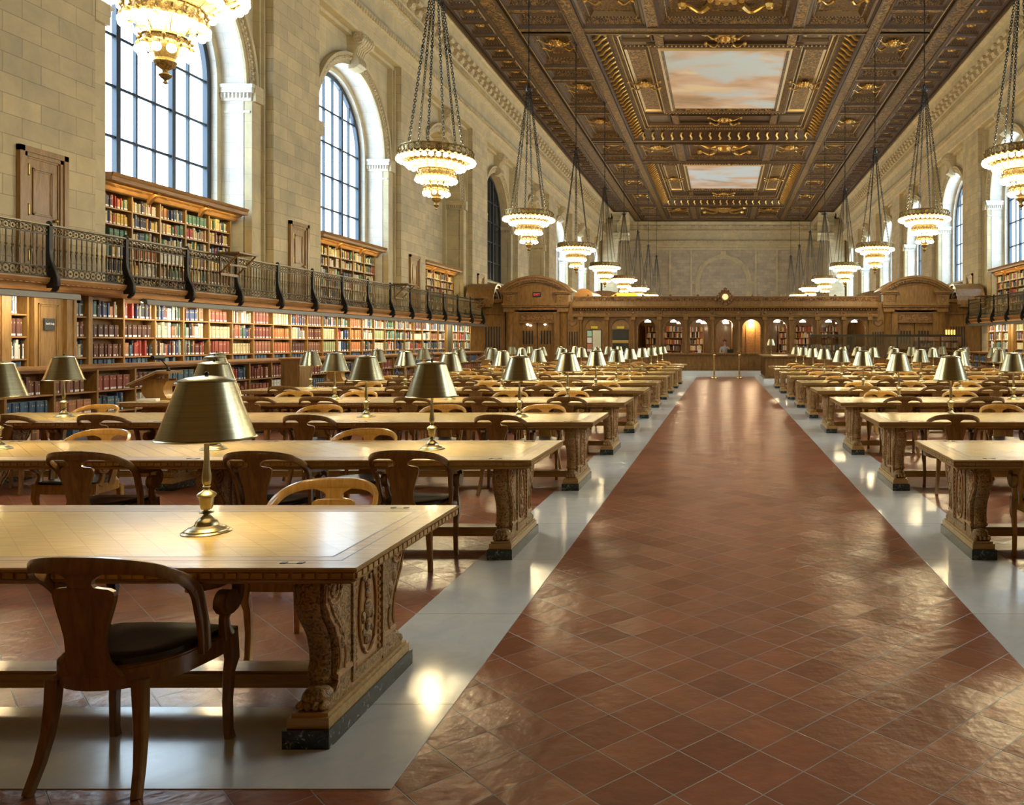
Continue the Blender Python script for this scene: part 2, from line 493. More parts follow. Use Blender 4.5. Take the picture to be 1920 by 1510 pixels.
# ------------------------------------------------------------------ room constants
B = 8.95
AC = [10.325 + B * n for n in range(9)]          # window bay centres
DC = [5.85 + B * n for n in range(9)]            # pier (gallery door) centres
Y0, Y1 = -1.8, 91.2
ZS = 8.45; R1 = 2.6; R2 = 2.4; ZC = 14.9
LEFT = -1; RIGHT = 1
WIN_KIND = {LEFT: ['open', 'open', 'open', 'blank', 'dark', 'blank', 'open', 'open', 'open'], RIGHT: ['open'] * 9}

# ------------------------------------------------------------------ floor
mb = MB(); mb.box(-13.9, 13.9, Y0, Y1, -0.2, 0, M['terra'])
mb.build('floor', kind='structure', label='terracotta tile floor laid diagonally')
n_trim = [0]
def trim(mb, label):
    n_trim[0] += 1
    return mb.build('trim_%d' % n_trim[0], kind='structure', label=label)
mb = MB()
for s in (-1, 1):
    a, b = sorted((s * 1.37, s * 2.0))
    mb.box(a, b, 3.04, 39.7, -0.05, 0.003, M['marble'])
    a, b = sorted((s * 2.0, s * 11.0))
    mb.box(a, b, 3.04, 3.72, -0.05, 0.003, M['marble'])
trim(mb, 'pale marble floor bands beside the aisle')

# ------------------------------------------------------------------ walls
def arcpts(yc, r, zs, n=28, a0=0, a1=pi):
    return [(yc - r * cos(a0 + (a1 - a0) * i / n), zs + r * sin(a0 + (a1 - a0) * i / n)) for i in range(n + 1)]

def ring_face(mb, x, yc, ra, rb, zs, zb, mat, T=None):
    """flat arched band between radii ra<rb in the plane x, legs down to zb"""
    A = [(yc - ra, zb)] + arcpts(yc, ra, zs) + [(yc + ra, zb)]
    Bp = [(yc - rb, zb)] + arcpts(yc, rb, zs) + [(yc + rb, zb)]
    for i in range(len(A) - 1):
        mb.quad((x, *A[i]), (x, *A[i + 1]), (x, *Bp[i + 1]), (x, *Bp[i]), mat)
def reveal(mb, xa, xb, yc, r, zs, zb, mat):
    A = [(yc - r, zb)] + arcpts(yc, r, zs) + [(yc + r, zb)]
    for i in range(len(A) - 1):
        mb.quad((xa, *A[i]), (xa, *A[i + 1]), (xb, *A[i + 1]), (xb, *A[i]), mat)
def spandrel(mb, x, y0, y1, zb, zt, yc, r, zs, mat):
    mb.quad((x, y0, zb), (x, yc - r, zb), (x, yc - r, zt), (x, y0, zt), mat)
    mb.quad((x, yc + r, zb), (x, y1, zb), (x, y1, zt), (x, yc + r, zt), mat)
    P = arcpts(yc, r, zs)
    for i in range(len(P) - 1):
        mb.quad((x, *P[i]), (x, *P[i + 1]), (x, P[i + 1][0], zt), (x, P[i][0], zt), mat)

ENT = [(12.35, 12.1), (12.28, 12.14), (12.28, 12.38), (12.22, 12.42), (12.22, 12.6), (12.14, 12.64), (12.06, 12.84), (12.30, 12.90), (12.30, 13.68),
       (12.20, 13.72), (12.12, 13.88), (12.05, 13.90), (12.05, 14.12), (11.96, 14.15), (11.94, 14.2), (11.92, 14.46), (11.45, 14.49), (11.42, 14.72), (11.30, 14.75), (11.15, 14.92)]
def entablature(mb, y0, y1, detail=True):
    mats = [M['stone_plain']] * (len(ENT) - 1)
    mats[5] = M['carved']; mats[9] = M['carved']
    mb.extrude_open(ENT, y0, y1, mats)
    if not detail: return
    y = y0 + 0.1
    while y < y1:
        mb.box(11.96, 12.06, y, y + 0.085, 13.92, 14.1, M['stone_plain']); y += 0.15
    y = y0 + 0.1
    while y < y1:
        mb.ball((12.08, y, 12.75), 0.085, M['stone_plain'], 6, 4, (0.8, 0.8, 1.15)); y += 0.2
    y = y0 + 0.37
    while y < y1 - .2:
        # scrolled bracket
        prof = [(11.93, 14.2), (11.93, 14.47), (11.48, 14.47), (11.46, 14.42), (11.50, 14.33), (11.60, 14.33), (11.70, 14.36), (11.80, 14.27), (11.86, 14.18)]
        vs = [(x, y - 0.16, z) for x, z in prof] + [(x, y + 0.16, z) for x, z in prof]
        n = len(prof)
        mb.add(vs, [(i, (i + 1) % n, n + (i + 1) % n, n + i) for i in range(n)] + [tuple(reversed(range(n))), tuple(range(n, 2 * n))], M['carved'])
        mb.sweep([(11.54, y - 0.19, 14.37), (11.54, y + 0.19, 14.37)], 0.15, 0.15, M['carved'], n=8)
        mb.sweep([(11.84, y - 0.18, 14.28), (11.84, y + 0.18, 14.28)], 0.19, 0.19, M['carved'], n=8)
        mb.ball((11.7, y + 0.373, 14.46), 0.09, M['carved'], 6, 4, (1.2, 1.2, 0.5))
        y += 0.746

def side_wall(s, name, label):
    mb = MB(Matrix.Diagonal((s, 1, 1, 1)))
    st, sp, pale = M['stone'], M['stone_plain'], M['stone_pale']
    mb.box(12.35, 13.95, Y0, Y1, 0, 2.5, st)
    mb.box(12.35, 13.95, Y0, Y1, 12.1, 16.7, sp)
    prev = Y0
    for n, yc in enumerate(AC):
        mb.box(12.35, 13.95, prev, yc - 3.195, 2.5, 12.1, st)
        for q in (-1, 1):
            a, b = sorted((yc + q * 3.195, yc + q * 3.0))
            mb.box(12.62, 13.9, a, b, 2.5, 12.1, sp)
            a, b = sorted((yc + q * 3.075, yc + q * 3.135))
            mb.box(12.54, 12.7, a, b, 2.5, 11.95, sp)
        mb.box(12.62, 12.82, yc - 3.0, yc + 3.0, 11.98, 12.1, sp)
        spandrel(mb, 12.8, yc - 3.0, yc + 3.0, 2.5, 12.1, yc, R1, ZS, sp)
        # archivolt: three raised bands
        for ra, rb, x, mt in ((2.6, 2.72, 12.74, sp), (2.72, 2.88, 12.70, M['carved']), (2.88, 2.98, 12.62, sp)):
            ring_face(mb, x, yc, ra, rb, ZS, ZS, mt)
            reveal(mb, x, 12.8, yc, rb, ZS, ZS, mt); reveal(mb, x, 12.8, yc, ra, ZS, ZS, mt)
        for i in range(60):
            a = pi * (i + .5) / 60
            mb.ball((12.69, yc - 2.8 * cos(a), ZS + 2.8 * sin(a)), 0.055, M['carved'], 6, 4)
        opening = WIN_KIND[s][n]
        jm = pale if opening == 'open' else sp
        reveal(mb, 12.8, 13.4, yc, R1, ZS, 2.5, jm)
        ring_face(mb, 13.4, yc, R2, R1, ZS, 2.5, sp)
        reveal(mb, 13.4, 13.85, yc, R2, ZS, 2.5, jm)
        mb.box(13.35, 13.5, yc - R1, yc + R1, 2.5, 4.97, sp)
        mb.box(12.98, 13.9, yc - R1, yc + R1, 4.95, 5.05, sp)
        if opening == 'blank':
            P = [(yc - R2, 5.0)] + arcpts(yc, R2, ZS) + [(yc + R2, 5.0)]
            mb.add([(13.55, *q) for q in P], [tuple(range(len(P)))], st)
        # capitals on both jambs
        for q in (-1, 1):
            e = yc + q * R1
            def cb(x0, x1, pr, z0, z1, mt):
                a, b = sorted((e + q * 0.06, e - q * pr)); mb.box(x0, x1, a, b, z0, z1, mt)
            cb(12.52, 13.42, 0.13, 8.37, 8.46, jm); cb(12.55, 13.42, 0.10, 8.24, 8.37, jm)
            cb(12.60, 13.42, 0.05, 8.03, 8.24, jm); cb(12.64, 13.42, 0.03, 7.72, 7.78, jm)
            a, b = sorted((e, e + q * 0.38)); 
            mb.box(12.50, 12.82, a, b, 8.03, 8.46, sp)
            mb.box(12.60, 12.82, a, b, 2.5, 8.03, sp)
            for i in range(8):
                mb.ball((12.66 + i * 0.1, e - q * 0.07, 8.17), 0.052, jm, 6, 4, (0.8, 1, 1.5))
                mb.ball((12.66 + i * 0.1, e - q * 0.12, 8.415), 0.03, jm, 5, 3)
        # keystone console
        prof = [(12.8, 10.92), (12.60, 10.94), (12.42, 11.06), (12.44, 11.24), (12.54, 11.38), (12.46, 11.6), (12.30, 11.72), (12.20, 11.88), (12.24, 12.05), (12.4, 12.12), (12.8, 12.12)]
        k = len(prof)
        def hw(z): return 0.27 + 0.14 * (z - 11.0)
        vs = [(x, yc - hw(z), z) for x, z in prof] + [(x, yc + hw(z), z) for x, z in prof]
        mb.add(vs, [(i, (i + 1) % k, k + (i + 1) % k, k + i) for i in range(k)] + [tuple(reversed(range(k))), tuple(range(k, 2 * k))], sp)
        for j in (-2, -1, 0, 1, 2):
            mb.sweep([(x - 0.01, yc + j * 0.4 * hw(z) * 1.0, z) for x, z in prof[2:9]], 0.05, 0.07, M['carved'], n=6)
        for q in (-1, 1):
            mb.lathe([(0.0, -0.02), (0.15, -0.02), (0.15, 0.02), (0.0, 0.02)], (0, 0, 0), sp, 4) if False else None
            mb.sweep([(12.38, yc + q * 0.38, 11.92), (12.38, yc + q * 0.45, 11.92)], 0.36, 0.36, M['carved'], n=14)
        prev = yc + 3.195
    mb.box(12.35, 13.95, prev, Y1, 2.5, 12.1, st)
    # corner piers at both ends
    mb.box(10.8, 12.4, 84.6, Y1, 0, 14.3, st)
    mb.box(10.8, 12.4, Y0, 4.6, 0, 14.3, st)
    return mb.build(name, kind='structure', label=label)

side_wall(-1, 'wall_left', 'left ashlar wall with arched window bays')
side_wall(1, 'wall_right', 'right ashlar wall with arched window bays')
for s in (-1, 1):
    mb = MB(Matrix.Diagonal((s, 1, 1, 1)))
    entablature(mb, 4.6, 84.6)
    trim(mb, 'carved stone cornice with scroll brackets under the ceiling')
# cornices round the corner piers and along the far wall
mb = MB()
for s in (-1, 1):
    for (yf, sg) in ((84.6, 1), (4.6, -1)):
        # front face of pier: profile runs along x; map (12.35 - x) -> outwards along -y*sg
        T = Matrix(((0, s, 0, 0), (-sg * -1, 0, 0, yf - sg * 12.35), (0, 0, 1, 0), (0, 0, 0, 1)))
        mb.T = T
        mb.extrude_open(ENT, 9.6, 11.3, M['stone_plain'])
    for (a, b) in ((83.4, Y1), (Y0, 5.8)):
        mb.T = Matrix.Translation((s * -1.55, 0, 0)) @ Matrix.Diagonal((s, 1, 1, 1))
        mb.extrude_open(ENT, a, b, M['stone_plain'])
mb.T = None
trim(mb, 'stone cornice round the corner piers')
mb = MB(Matrix(((0, 1, 0, 0), (1, 0, 0, Y1 - 12.35), (0, 0, 1, 0), (0, 0, 0, 1))))
entablature(mb, -10.8, 10.8)
trim(mb, 'stone cornice across the far wall')
mb = MB(); sp = M['stone_plain']
mb.box(-13.9, 13.9, Y1, Y1 + 0.5, 0, 16.7, M['stone_far'])
T = Matrix(((0, 1, 0, 0), (1, 0, 0, Y1 - 12.35), (0, 0, 1, 0), (0, 0, 0, 1)))
mb.T = T
for ra, rb, x in ((2.55, 2.65, 12.27), (2.65, 2.95, 12.31), (2.95, 3.1, 12.22)):
    ring_face(mb, x, 0, ra, rb, 8.24, 5, sp); reveal(mb, x, 12.35, 0, ra, 8.24, 5, sp); reveal(mb, x, 12.35, 0, rb, 8.24, 5, sp)
for xx in (-3.1, 3.1):
    mb.box(12.2, 12.35, xx - 0.45, xx + 0.45, 8.1, 8.35, sp)
mb.box(12.15, 12.35, -0.3, 0.3, 10.8, 11.75, sp)
for xx in (-9.0, -5.9, -3.55, 3.55, 5.9, 9.0):
    mb.box(12.27, 12.35, xx - 0.12, xx + 0.12, 2, 11.9, sp)
mb.box(12.25, 12.35, -9.7, 9.7, 11.8, 12.1, sp)
mb.T = None
mb.build('wall_far', kind='structure', label='far stone wall with a blind arch')
mb = MB(); mb.box(-13.9, 13.9, Y0 - .5, Y0, 0, 16.7, M['case'])  # out of view; dark oak tone set to cut bounce and dim the foreground
mb.build('wall_near', kind='structure', label='unseen wall behind the viewpoint, darkened to cut bounce light')

# ------------------------------------------------------------------ windows
wn = 0
for s in (-1, 1):
    for n, yc in enumerate(AC):
        k = WIN_KIND[s][n]
        if k == 'blank': continue
        wn += 1
        T = Matrix.Diagonal((s, 1, 1, 1))
        w = empty('window_%d' % wn, (0, 0, 0), kind='structure', label='tall arched window with dark metal glazing bars')
        xf = 13.62 if k == 'open' else 13.25
        rr = R2 if k == 'open' else R1
        mb = MB(T); fm = M['win_frame']
        ring_face(mb, xf - 0.06, yc, rr - 0.16, rr, ZS, 5.05, fm)
        reveal(mb, xf - 0.06, xf + 0.06, yc, rr - 0.16, ZS, 5.05, fm)
        hgt = lambda u: ZS + sqrt(max((rr - 0.1) ** 2 - u * u, 0))
        for u, t in ((-1.55, .055), (-.93, .13), (-.31, .055), (.31, .055), (.93, .13), (1.55, .055)):
            mb.box(xf - (0.07 if t > .1 else .035), xf + 0.04, yc + u - t / 2, yc + u + t / 2, 5.05, hgt(u), fm)
        z = 6.18
        while z < ZS + 2.1:
            u = rr - 0.1 if z < ZS else sqrt((rr - 0.1) ** 2 - (z - ZS) ** 2)
            mb.box(xf - 0.04, xf + 0.04, yc - u, yc + u, z - 0.032, z + 0.032, fm); z += 1.12
        mb.box(xf - 0.06, xf + 0.06, yc - rr, yc + rr, 5.05, 5.16, fm)
        mb.build('frame', w)
        mb = MB(T)
        P = [(yc - rr + .05, 5.05)] + arcpts(yc, rr - .05, ZS) + [(yc + rr - .05, 5.05)]
        mb.add([(xf, *q) for q in P], [tuple(range(len(P)))], M['glass'] if k == 'open' else M['blind'])
        mb.build('glass', w)
        if k == 'open':
            pl = bpy.data.lights.new('window_daylight', 'AREA'); pl.shape = 'RECTANGLE'
            pl.size = 4.6; pl.size_y = 5.8; pl.energy = 1
            pl.cycles.is_portal = True
            po = bpy.data.objects.new('window_daylight', pl); COL.objects.link(po)
            po.location = (s * 13.95, yc, 7.95)
            po.rotation_euler = (pi / 2, 0, pi / 2 if s > 0 else -pi / 2)
            po.rotation_euler = Vector((-s, 0, 0)).to_track_quat('-Z', 'Y').to_euler()

# ------------------------------------------------------------------ coffered ceiling
cd, ce, cg, cf, gd, bd = M['c_dark'], M['c_edge'], M['c_gold'], M['c_fine'], M['gold'], M['c_bead']
cm = MB()
def frame_ring(mb, a, b, za, zb, mat):
    """surface between rectangle a (x0,x1,y0,y1) at za and rectangle b at zb"""
    A = [(a[0], a[2]), (a[1], a[2]), (a[1], a[3]), (a[0], a[3])]
    Bq = [(b[0], b[2]), (b[1], b[2]), (b[1], b[3]), (b[0], b[3])]
    for i in range(4):
        j = (i + 1) % 4
        mb.quad((*A[i], za), (*A[j], za), (*Bq[j], zb), (*Bq[i], zb), mat)
def inset(r, d): return (r[0] + d, r[1] - d, r[2] + d, r[3] - d)
def coffer(mb, r, steps, z0, panel, bead=None):
    z = z0
    for dx, dz, mt in steps:
        r2 = inset(r, dx)
        frame_ring(mb, r, r2, z, z + dz, mt)
        r = r2; z += dz
    mb.quad((r[0], r[2], z), (r[1], r[2], z), (r[1], r[3], z), (r[0], r[3], z), panel)
    return r, z
def bead_row(mb, r, z, pitch, rad, mat, sc=(1, 1, 1), n=5, m=3):
    L = r[1] - r[0]; k = max(1, int(L / pitch))
    for i in range(k):
        x = r[0] + L * (i + .5) / k
        mb.ball((x, r[2], z), rad, mat, n, m, sc); mb.ball((x, r[3], z), rad, mat, n, m, sc)
    L = r[3] - r[2]; k = max(1, int(L / pitch))
    for i in range(k):
        y = r[2] + L * (i + .5) / k
        mb.ball((r[0], y, z), rad, mat, n, m, (sc[1], sc[0], sc[2])); mb.ball((r[1], y, z), rad, mat, n, m, (sc[1], sc[0], sc[2]))
def dent_row(mb, r, z0, z1, pitch, w, d, mat):
    """small blocks round a rectangle, standing inside it"""
    L = r[1] - r[0]; k = max(1, int(L / pitch))
    for i in range(k):
        x = r[0] + L * (i + .5) / k
        mb.box(x - w / 2, x + w / 2, r[2], r[2] + d, z0, z1, mat); mb.box(x - w / 2, x + w / 2, r[3] - d, r[3], z0, z1, mat)
    L = r[3] - r[2]; k = max(1, int(L / pitch))
    for i in range(k):
        y = r[2] + L * (i + .5) / k
        mb.box(r[0], r[0] + d, y - w / 2, y + w / 2, z0, z1, mat); mb.box(r[1] - d, r[1], y - w / 2, y + w / 2, z0, z1, mat)
def rosette(mb, x, y, z, r, mat):
    mb.ball((x, y, z), r * 0.35, mat, 8, 5, (1, 1, .8))
    for i in range(6):
        a = i * pi / 3
        mb.ball((x + r * .62 * cos(a), y + r * .62 * sin(a), z), r * 0.3, mat, 6, 4, (1, 1, .6))
def cartouche(mb, x, y, z, r, mat, rot=0.0):
    """shield with curling ribbons hanging under a panel"""
    mb.ball((x, y, z - .03), r * .27, mat, 12, 7, (1.0, 1.3, .6))
    pts = [(x + r * .34 * cos(2 * pi * i / 14), y + r * .42 * sin(2 * pi * i / 14), z - .04) for i in range(15)]
    mb.sweep(pts, .07 * r, .07 * r, mat, n=5, caps=False)
    for i in range(7):
        a = pi * .15 + pi * .7 * i / 6
        for q in (-1, 1): mb.ball((x + r * .5 * cos(a), y + q * r * .52 * sin(a), z - .04), .07 * r, mat, 6, 4, (1, 1, .8))
    for q in (-1, 1):
        for (a, b, c, d) in ((.35, .55, .95, .75), (.3, -.5, 1.05, -.55)):
            pts = []
            for i in range(11):
                t = i / 10
                u = a + (c - a) * t; v = b + (d - b) * t + .22 * sin(t * pi * 1.6)
                ca, sa = cos(rot), sin(rot)
                X = q * u * r; Y = v * r * (1 if b > 0 else 1)
                pts.append((x + X * ca - Y * sa, y + X * sa + Y * ca, z - .08 - .05 * sin(t * pi)))
            mb.sweep(pts, [0.17 * r * (1 - .07 * i) for i in range(11)], [0.12 * r * (1 - .07 * i) for i in range(11)], mat, n=6)
            e = pts[-1]
            mb.ball(e, .11 * r, mat, 7, 4)
        mb.ball((x + q * .55 * r * cos(rot), y + q * .55 * r * sin(rot), z - .05), .11 * r, mat, 8, 5, (1.6, 1, .5))

ZB = ZC
yE0, yE1 = 1.2, 90.0
def band(x0, x1, y0, y1, mat, z=ZB, lip=None):
    cm.quad((x0, y0, z), (x1, y0, z), (x1, y1, z), (x0, y1, z), mat)
# longitudinal bands and small edge coffers, both sides
for s in (-1, 1):
    def b2(xa, xb, ya, yb, mt, z=ZB):
        a, b = sorted((s * xa, s * xb)); band(a, b, ya, yb, mt, z)
    def rail(x, w, ya, yb, mt, z=ZB, h=.06):
        a, b = sorted((s * (x - w / 2), s * (x + w / 2))); cm.box(a, b, ya, yb, z - h, z + .02, mt)
    ys0, ys1 = 5.8, 83.4
    b2(11.15, 11.02, ys0, ys1, cd, ZB); rail(11.12, .10, ys0, ys1, ce, h=.10)
    rail(9.66, .07, ys0, ys1, ce); rail(8.96, .08, yE0, yE1, ce, h=.08)
    b2(9.62, 9.0, yE0, yE1, cg)
    b2(9.0, 8.75, yE0, yE1, cd, ZB + .10)
    rail(8.82, .04, yE0, yE1, bd, ZB + .1, .03)
    k = int((ys1 - ys0) / 1.4917)
    for i in range(k):
        ya = ys0 + (ys1 - ys0) * i / k; yb = ys0 + (ys1 - ys0) * (i + 1) / k
        r = tuple(sorted((s * 9.70, s * 11.05))) + (ya, yb)
        rr, z = coffer(cm, r, [(.14, 0, cd), (.05, -.03, ce), (.06, .10, cd), (.10, .0, cd), (.08, .10, ce)], ZB, cf)
        bead_row(cm, inset(r, .30), ZB + .06, .11, .022, gd)
        rosette(cm, (r[0] + r[1]) / 2, (ya + yb) / 2, z - .02, .24, gd)
    # grid bands at 6.05 - 6.57
    b2(6.57, 6.05, yE0, yE1, cg)
    rail(6.55, .07, yE0, yE1, ce); rail(6.07, .07, yE0, yE1, ce)

PER = 25.6
strips = [(3.6, 9.2), (29.2, 34.8), (54.8, 60.4), (80.4, 88.9)]
bigs = [(9.8, 28.6), (35.4, 54.2), (61.0, 79.8)]
# cross bands
for (a, b) in ((1.2, 3.6), (9.2, 9.8), (28.6, 29.2), (34.8, 35.4), (54.2, 54.8), (60.4, 61.0), (79.8, 80.4), (88.9, 90.0)):
    for (xa, xb) in ((-8.75, -6.57), (-6.05, 6.05), (6.57, 8.75)):
        band(xa, xb, a, b, cf)
        for y in (a, b):
            cm.box(xa, xb, y - .035, y + .035, ZB - .05, ZB + .02, ce)
S1 = [(.06, -.04, ce), (.05, .10, cd), (.10, .02, cd), (.10, .22, cf), (.12, .0, cd), (.14, .16, ce), (.10, .02, cg)]
def std_coffer(r, orn=1):
    rr, z = coffer(cm, r, S1, ZB, cf)
    dent_row(cm, inset(r, .11), ZB + .10, ZB + .20, .12, .06, .07, ce)
    bead_row(cm, inset(r, .40), ZB + .30, .14, .028, bd)
    cx, cyy = (r[0] + r[1]) / 2, (r[2] + r[3]) / 2
    w = min(r[1] - r[0], r[3] - r[2])
    if orn == 1: rosette(cm, cx, cyy, z - .04, w * .2, gd)
    if orn == 2: cartouche(cm, cx, cyy, z - .06, w * .36, gd)
for (a, b) in strips:
    for (xa, xb) in ((-8.75, -6.57), (6.57, 8.75)):
        h = (a + b) / 2
        band(xa, xb, a, a + .5, cf); std_coffer((xa, xb, a + .5, h + .9), 2); band(xa, xb, h + .9, h + 1.2, cg)
        std_coffer((xa, xb, h + 1.2, b), 0)
    band(-6.05, 6.05, a, a + .45, cd, ZB + .05)
    for (xa, xb) in ((-6.05, -3.25), (-2.85, 2.85), (3.25, 6.05)):
        std_coffer((xa, xb, a + .45, b), 2)
    for x in (-3.05, 3.05): band(x - .2, x + .2, a + .45, b, cg)
for (a, b) in bigs:
    # side coffers
    L = b - a
    cuts = [0, .24, .34, .58, .66, 1.0]
    for (xa, xb) in ((-8.75, -6.57), (6.57, 8.75)):
        for i in range(5):
            ya = a + L * cuts[i] + .15; yb = a + L * cuts[i + 1] - .15
            std_coffer((xa, xb, ya, yb), 0 if i in (1, 3) else 2)
        for i in range(6):
            yv = a + L * cuts[i]
            band(xa, xb, yv - .15, yv + .15, cg)
    r = (-6.05, 6.05, a, b)
    st = [(.10, -.05, ce), (.08, .12, cd), (.55, .38, cd), (.10, .04, ce), (.22, .14, cf), (.12, .02, bd), (.12, .08, cd)]
    rr, z = coffer(cm, r, st, ZB, cd)
    # acanthus brackets on the sloping band
    q0 = inset(r, .46); L1 = q0[1] - q0[0]; L2 = q0[3] - q0[2]
    for i in range(int(L1 / .62)):
        x = q0[0] + L1 * (i + .5) / int(L1 / .62)
        for y, sg in ((q0[2], 1), (q0[3], -1)):
            cm.sweep([(x, y - sg * .24, ZB + .02), (x + .07, y - sg * .1, ZB + .06), (x - .05, y + sg * .06, ZB + .20), (x + .02, y + sg * .24, ZB + .38)], .16, .14, gd if i % 1 == 0 else ce, n=6)
    for i in range(int(L2 / .62)):
        y = q0[2] + L2 * (i + .5) / int(L2 / .62)
        for x, sg in ((q0[0], 1), (q0[1], -1)):
            cm.sweep([(x - sg * .24, y, ZB + .02), (x - sg * .1, y + .07, ZB + .06), (x + sg * .06, y - .05, ZB + .20), (x + sg * .24, y + .02, ZB + .38)], .16, .14, gd, n=6)
    bead_row(cm, inset(r, .95), ZB + .52, .17, .04, bd)
    dent_row(cm, inset(r, 1.05), ZB + .56, ZB + .68, .13, .07, .06, ce)
    # inner field: painting with frame, side panels
    zf = z
    py0, py1 = a + 3.9, b - 4.9
    P = (-2.95, 2.95, py0, py1)
    # frame of painting hangs down below the field
    frame_ring(cm, inset(P, -.75), inset(P, -.55), zf - .02, zf - .16, ce)
    frame_ring(cm, inset(P, -.55), inset(P, -.25), zf - .16, zf - .10, cf)
    frame_ring(cm, inset(P, -.25), inset(P, -.12), zf - .10, zf - .16, bd)
    frame_ring(cm, inset(P, -.12), P, zf - .16, zf - .02, cg)
    bead_row(cm, inset(P, -.66), zf - .13, .2, .05, bd)
    bead_row(cm, inset(P, -.06), zf - .03, .16, .045, gd)
    for q in (-1, 1):
        xa, xb = sorted((q * 3.85, q * 4.7))
        rr2 = (xa - .05, xb + .05, py0 - .2, py1 + .2)
        frame_ring(cm, inset(rr2, -.12), inset(rr2, -.04), zf - .02, zf - .14, ce)
        frame_ring(cm, inset(rr2, -.04), inset(rr2, .06), zf - .14, zf - .03, bd)
        cm.quad((rr2[0] + .06, rr2[2] + .06, zf - .03), (rr2[1] - .06, rr2[2] + .06, zf - .03), (rr2[1] - .06, rr2[3] - .06, zf - .03), (rr2[0] + .06, rr2[3] - .06, zf - .03), cg)
        bead_row(cm, inset(rr2, -.22), zf - .03, .18, .05, bd)
        cartouche(cm, q * 4.28, (py0 + py1) / 2, zf - .12, .8, gd)
        for ya, yb in ((a + 1.5, py0 - 1.1), (py1 + 1.1, b - 1.5)):
            r3 = tuple(sorted((q * 3.3, q * 4.9))) + (ya, yb)
            frame_ring(cm, r3, inset(r3, .1), zf - .02, zf - .12, ce); frame_ring(cm, inset(r3, .1), inset(r3, .2), zf - .12, zf - .01, ce)
    for yy in ((a + 1.5 + py0 - .9) / 2, (py1 + .9 + b - 1.5) / 2):
        for ys in (-1, 1):
            cm.box(-2.8, 2.8, yy + ys * .8 - .05, yy + ys * .8 + .05, zf - .12, zf, ce)
        cartouche(cm, 0, yy, zf - .1, .95, gd)
        for xx in (-3.05, 3.05): cm.box(xx - .2, xx + .2, yy - 1.0, yy + 1.0, zf - .14, zf, cg)
    mm_ = MB()
    mm_.quad((P[0], P[2], zf - .03), (P[1], P[2], zf - .03), (P[1], P[3], zf - .03), (P[0], P[3], zf - .03), M['mural'])
    trim(mm_, 'ceiling painting of pink and gold clouds')
# closing skirts round the ceiling and roof slab
for s in (-1, 1):
    for (a, b) in ((5.8, 83.4),):
        cm.quad((s * 11.15, a, ZB - .02), (s * 11.15, b, ZB - .02), (s * 11.15, b, 16.6), (s * 11.15, a, 16.6), cd)
    for (a, b, y) in ((9.6, 11.15, 83.4), (9.6, 11.15, 5.8)):
        cm.box(min(s * a, s * b), max(s * a, s * b), y - .05, y + .05, ZB - .12, 15.4, ce)
    for (a, b) in ((83.4, 90.0), (1.2, 5.8)):
        cm.box(min(s * 9.55, s * 9.66), max(s * 9.55, s * 9.66), a, b, ZB - .1, 15.4, ce)
for y in (90.0, 1.2): cm.box(-9.66, 9.66, y - .06, y + .06, ZB - .1, 15.4, ce)
cm.box(-13.9, 13.9, Y0, Y1, 16.6, 16.8, cd)
cm.build('ceiling', kind='structure', label='dark coffered ceiling with gilded carving')
# ------------------------------------------------------------------ gallery doors in the piers
dn = 0
for s in (-1, 1):
    for n, yd in enumerate(DC):
        if not 13 < yd < 80 or (s > 0 and yd < 28): continue
        dn += 1
        d = empty('door_%d' % dn, (0, 0, 0), kind='structure', label='narrow panelled oak door of the gallery')
        T = Matrix.Diagonal((s, 1, 1, 1))
        mb = MB(T); w = .53; t = 5.08
        for (a, b, x) in ((w - .10, w, 12.27), (w - .17, w - .10, 12.29), (w - .20, w - .17, 12.31)):
            mb.box(x, 12.37, yd - b, yd - a, 2.71, t - (w - b), M['case']); mb.box(x, 12.37, yd + a, yd + b, 2.71, t - (w - b), M['case'])
            mb.box(x, 12.37, yd - b, yd + b, t - (w - a), t - (w - b), M['case'])
        mb.build('frame', d)
        mb = MB(T); l = w - .2
        mb.box(12.325, 12.37, yd - l, yd + l, 2.71, t - .2, M['case'])
        for (z0, z1) in ((2.95, 3.75), (3.9, t - .35)):
            r = (yd - l + .11, yd + l - .11)
            for e in (0, .03):
                for (a, b) in ((r[0] + e, r[0] + e + .025), (r[1] - e - .025, r[1] - e)):
                    mb.box(12.305 + e * .3, 12.33, a, b, z0 + e, z1 - e, M['case'])
                for (a, b) in ((z0 + e, z0 + e + .025), (z1 - e - .025, z1 - e)):
                    mb.box(12.305 + e * .3, 12.33, r[0] + e, r[1] - e, a, b, M['case'])
        p = mb.build('panel', d)
        for z in (3.1, 3.9, 4.6):
            mb = MB(T); mb.sweep([(12.31, yd - l + .02, z), (12.31, yd - l + .02, z + .16)], .03, .03, M['hinge'], n=8)
            mb.ball((12.31, yd - l + .02, z - .01), .02, M['hinge'], 6, 4); mb.ball((12.31, yd - l + .02, z + .17), .02, M['hinge'], 6, 4)
            mb.build('hinge', d)
        mb = MB(T); mb.ball((12.29, yd + l - .06, 3.85), .035, M['hinge'], 8, 6); mb.build('handle', d)

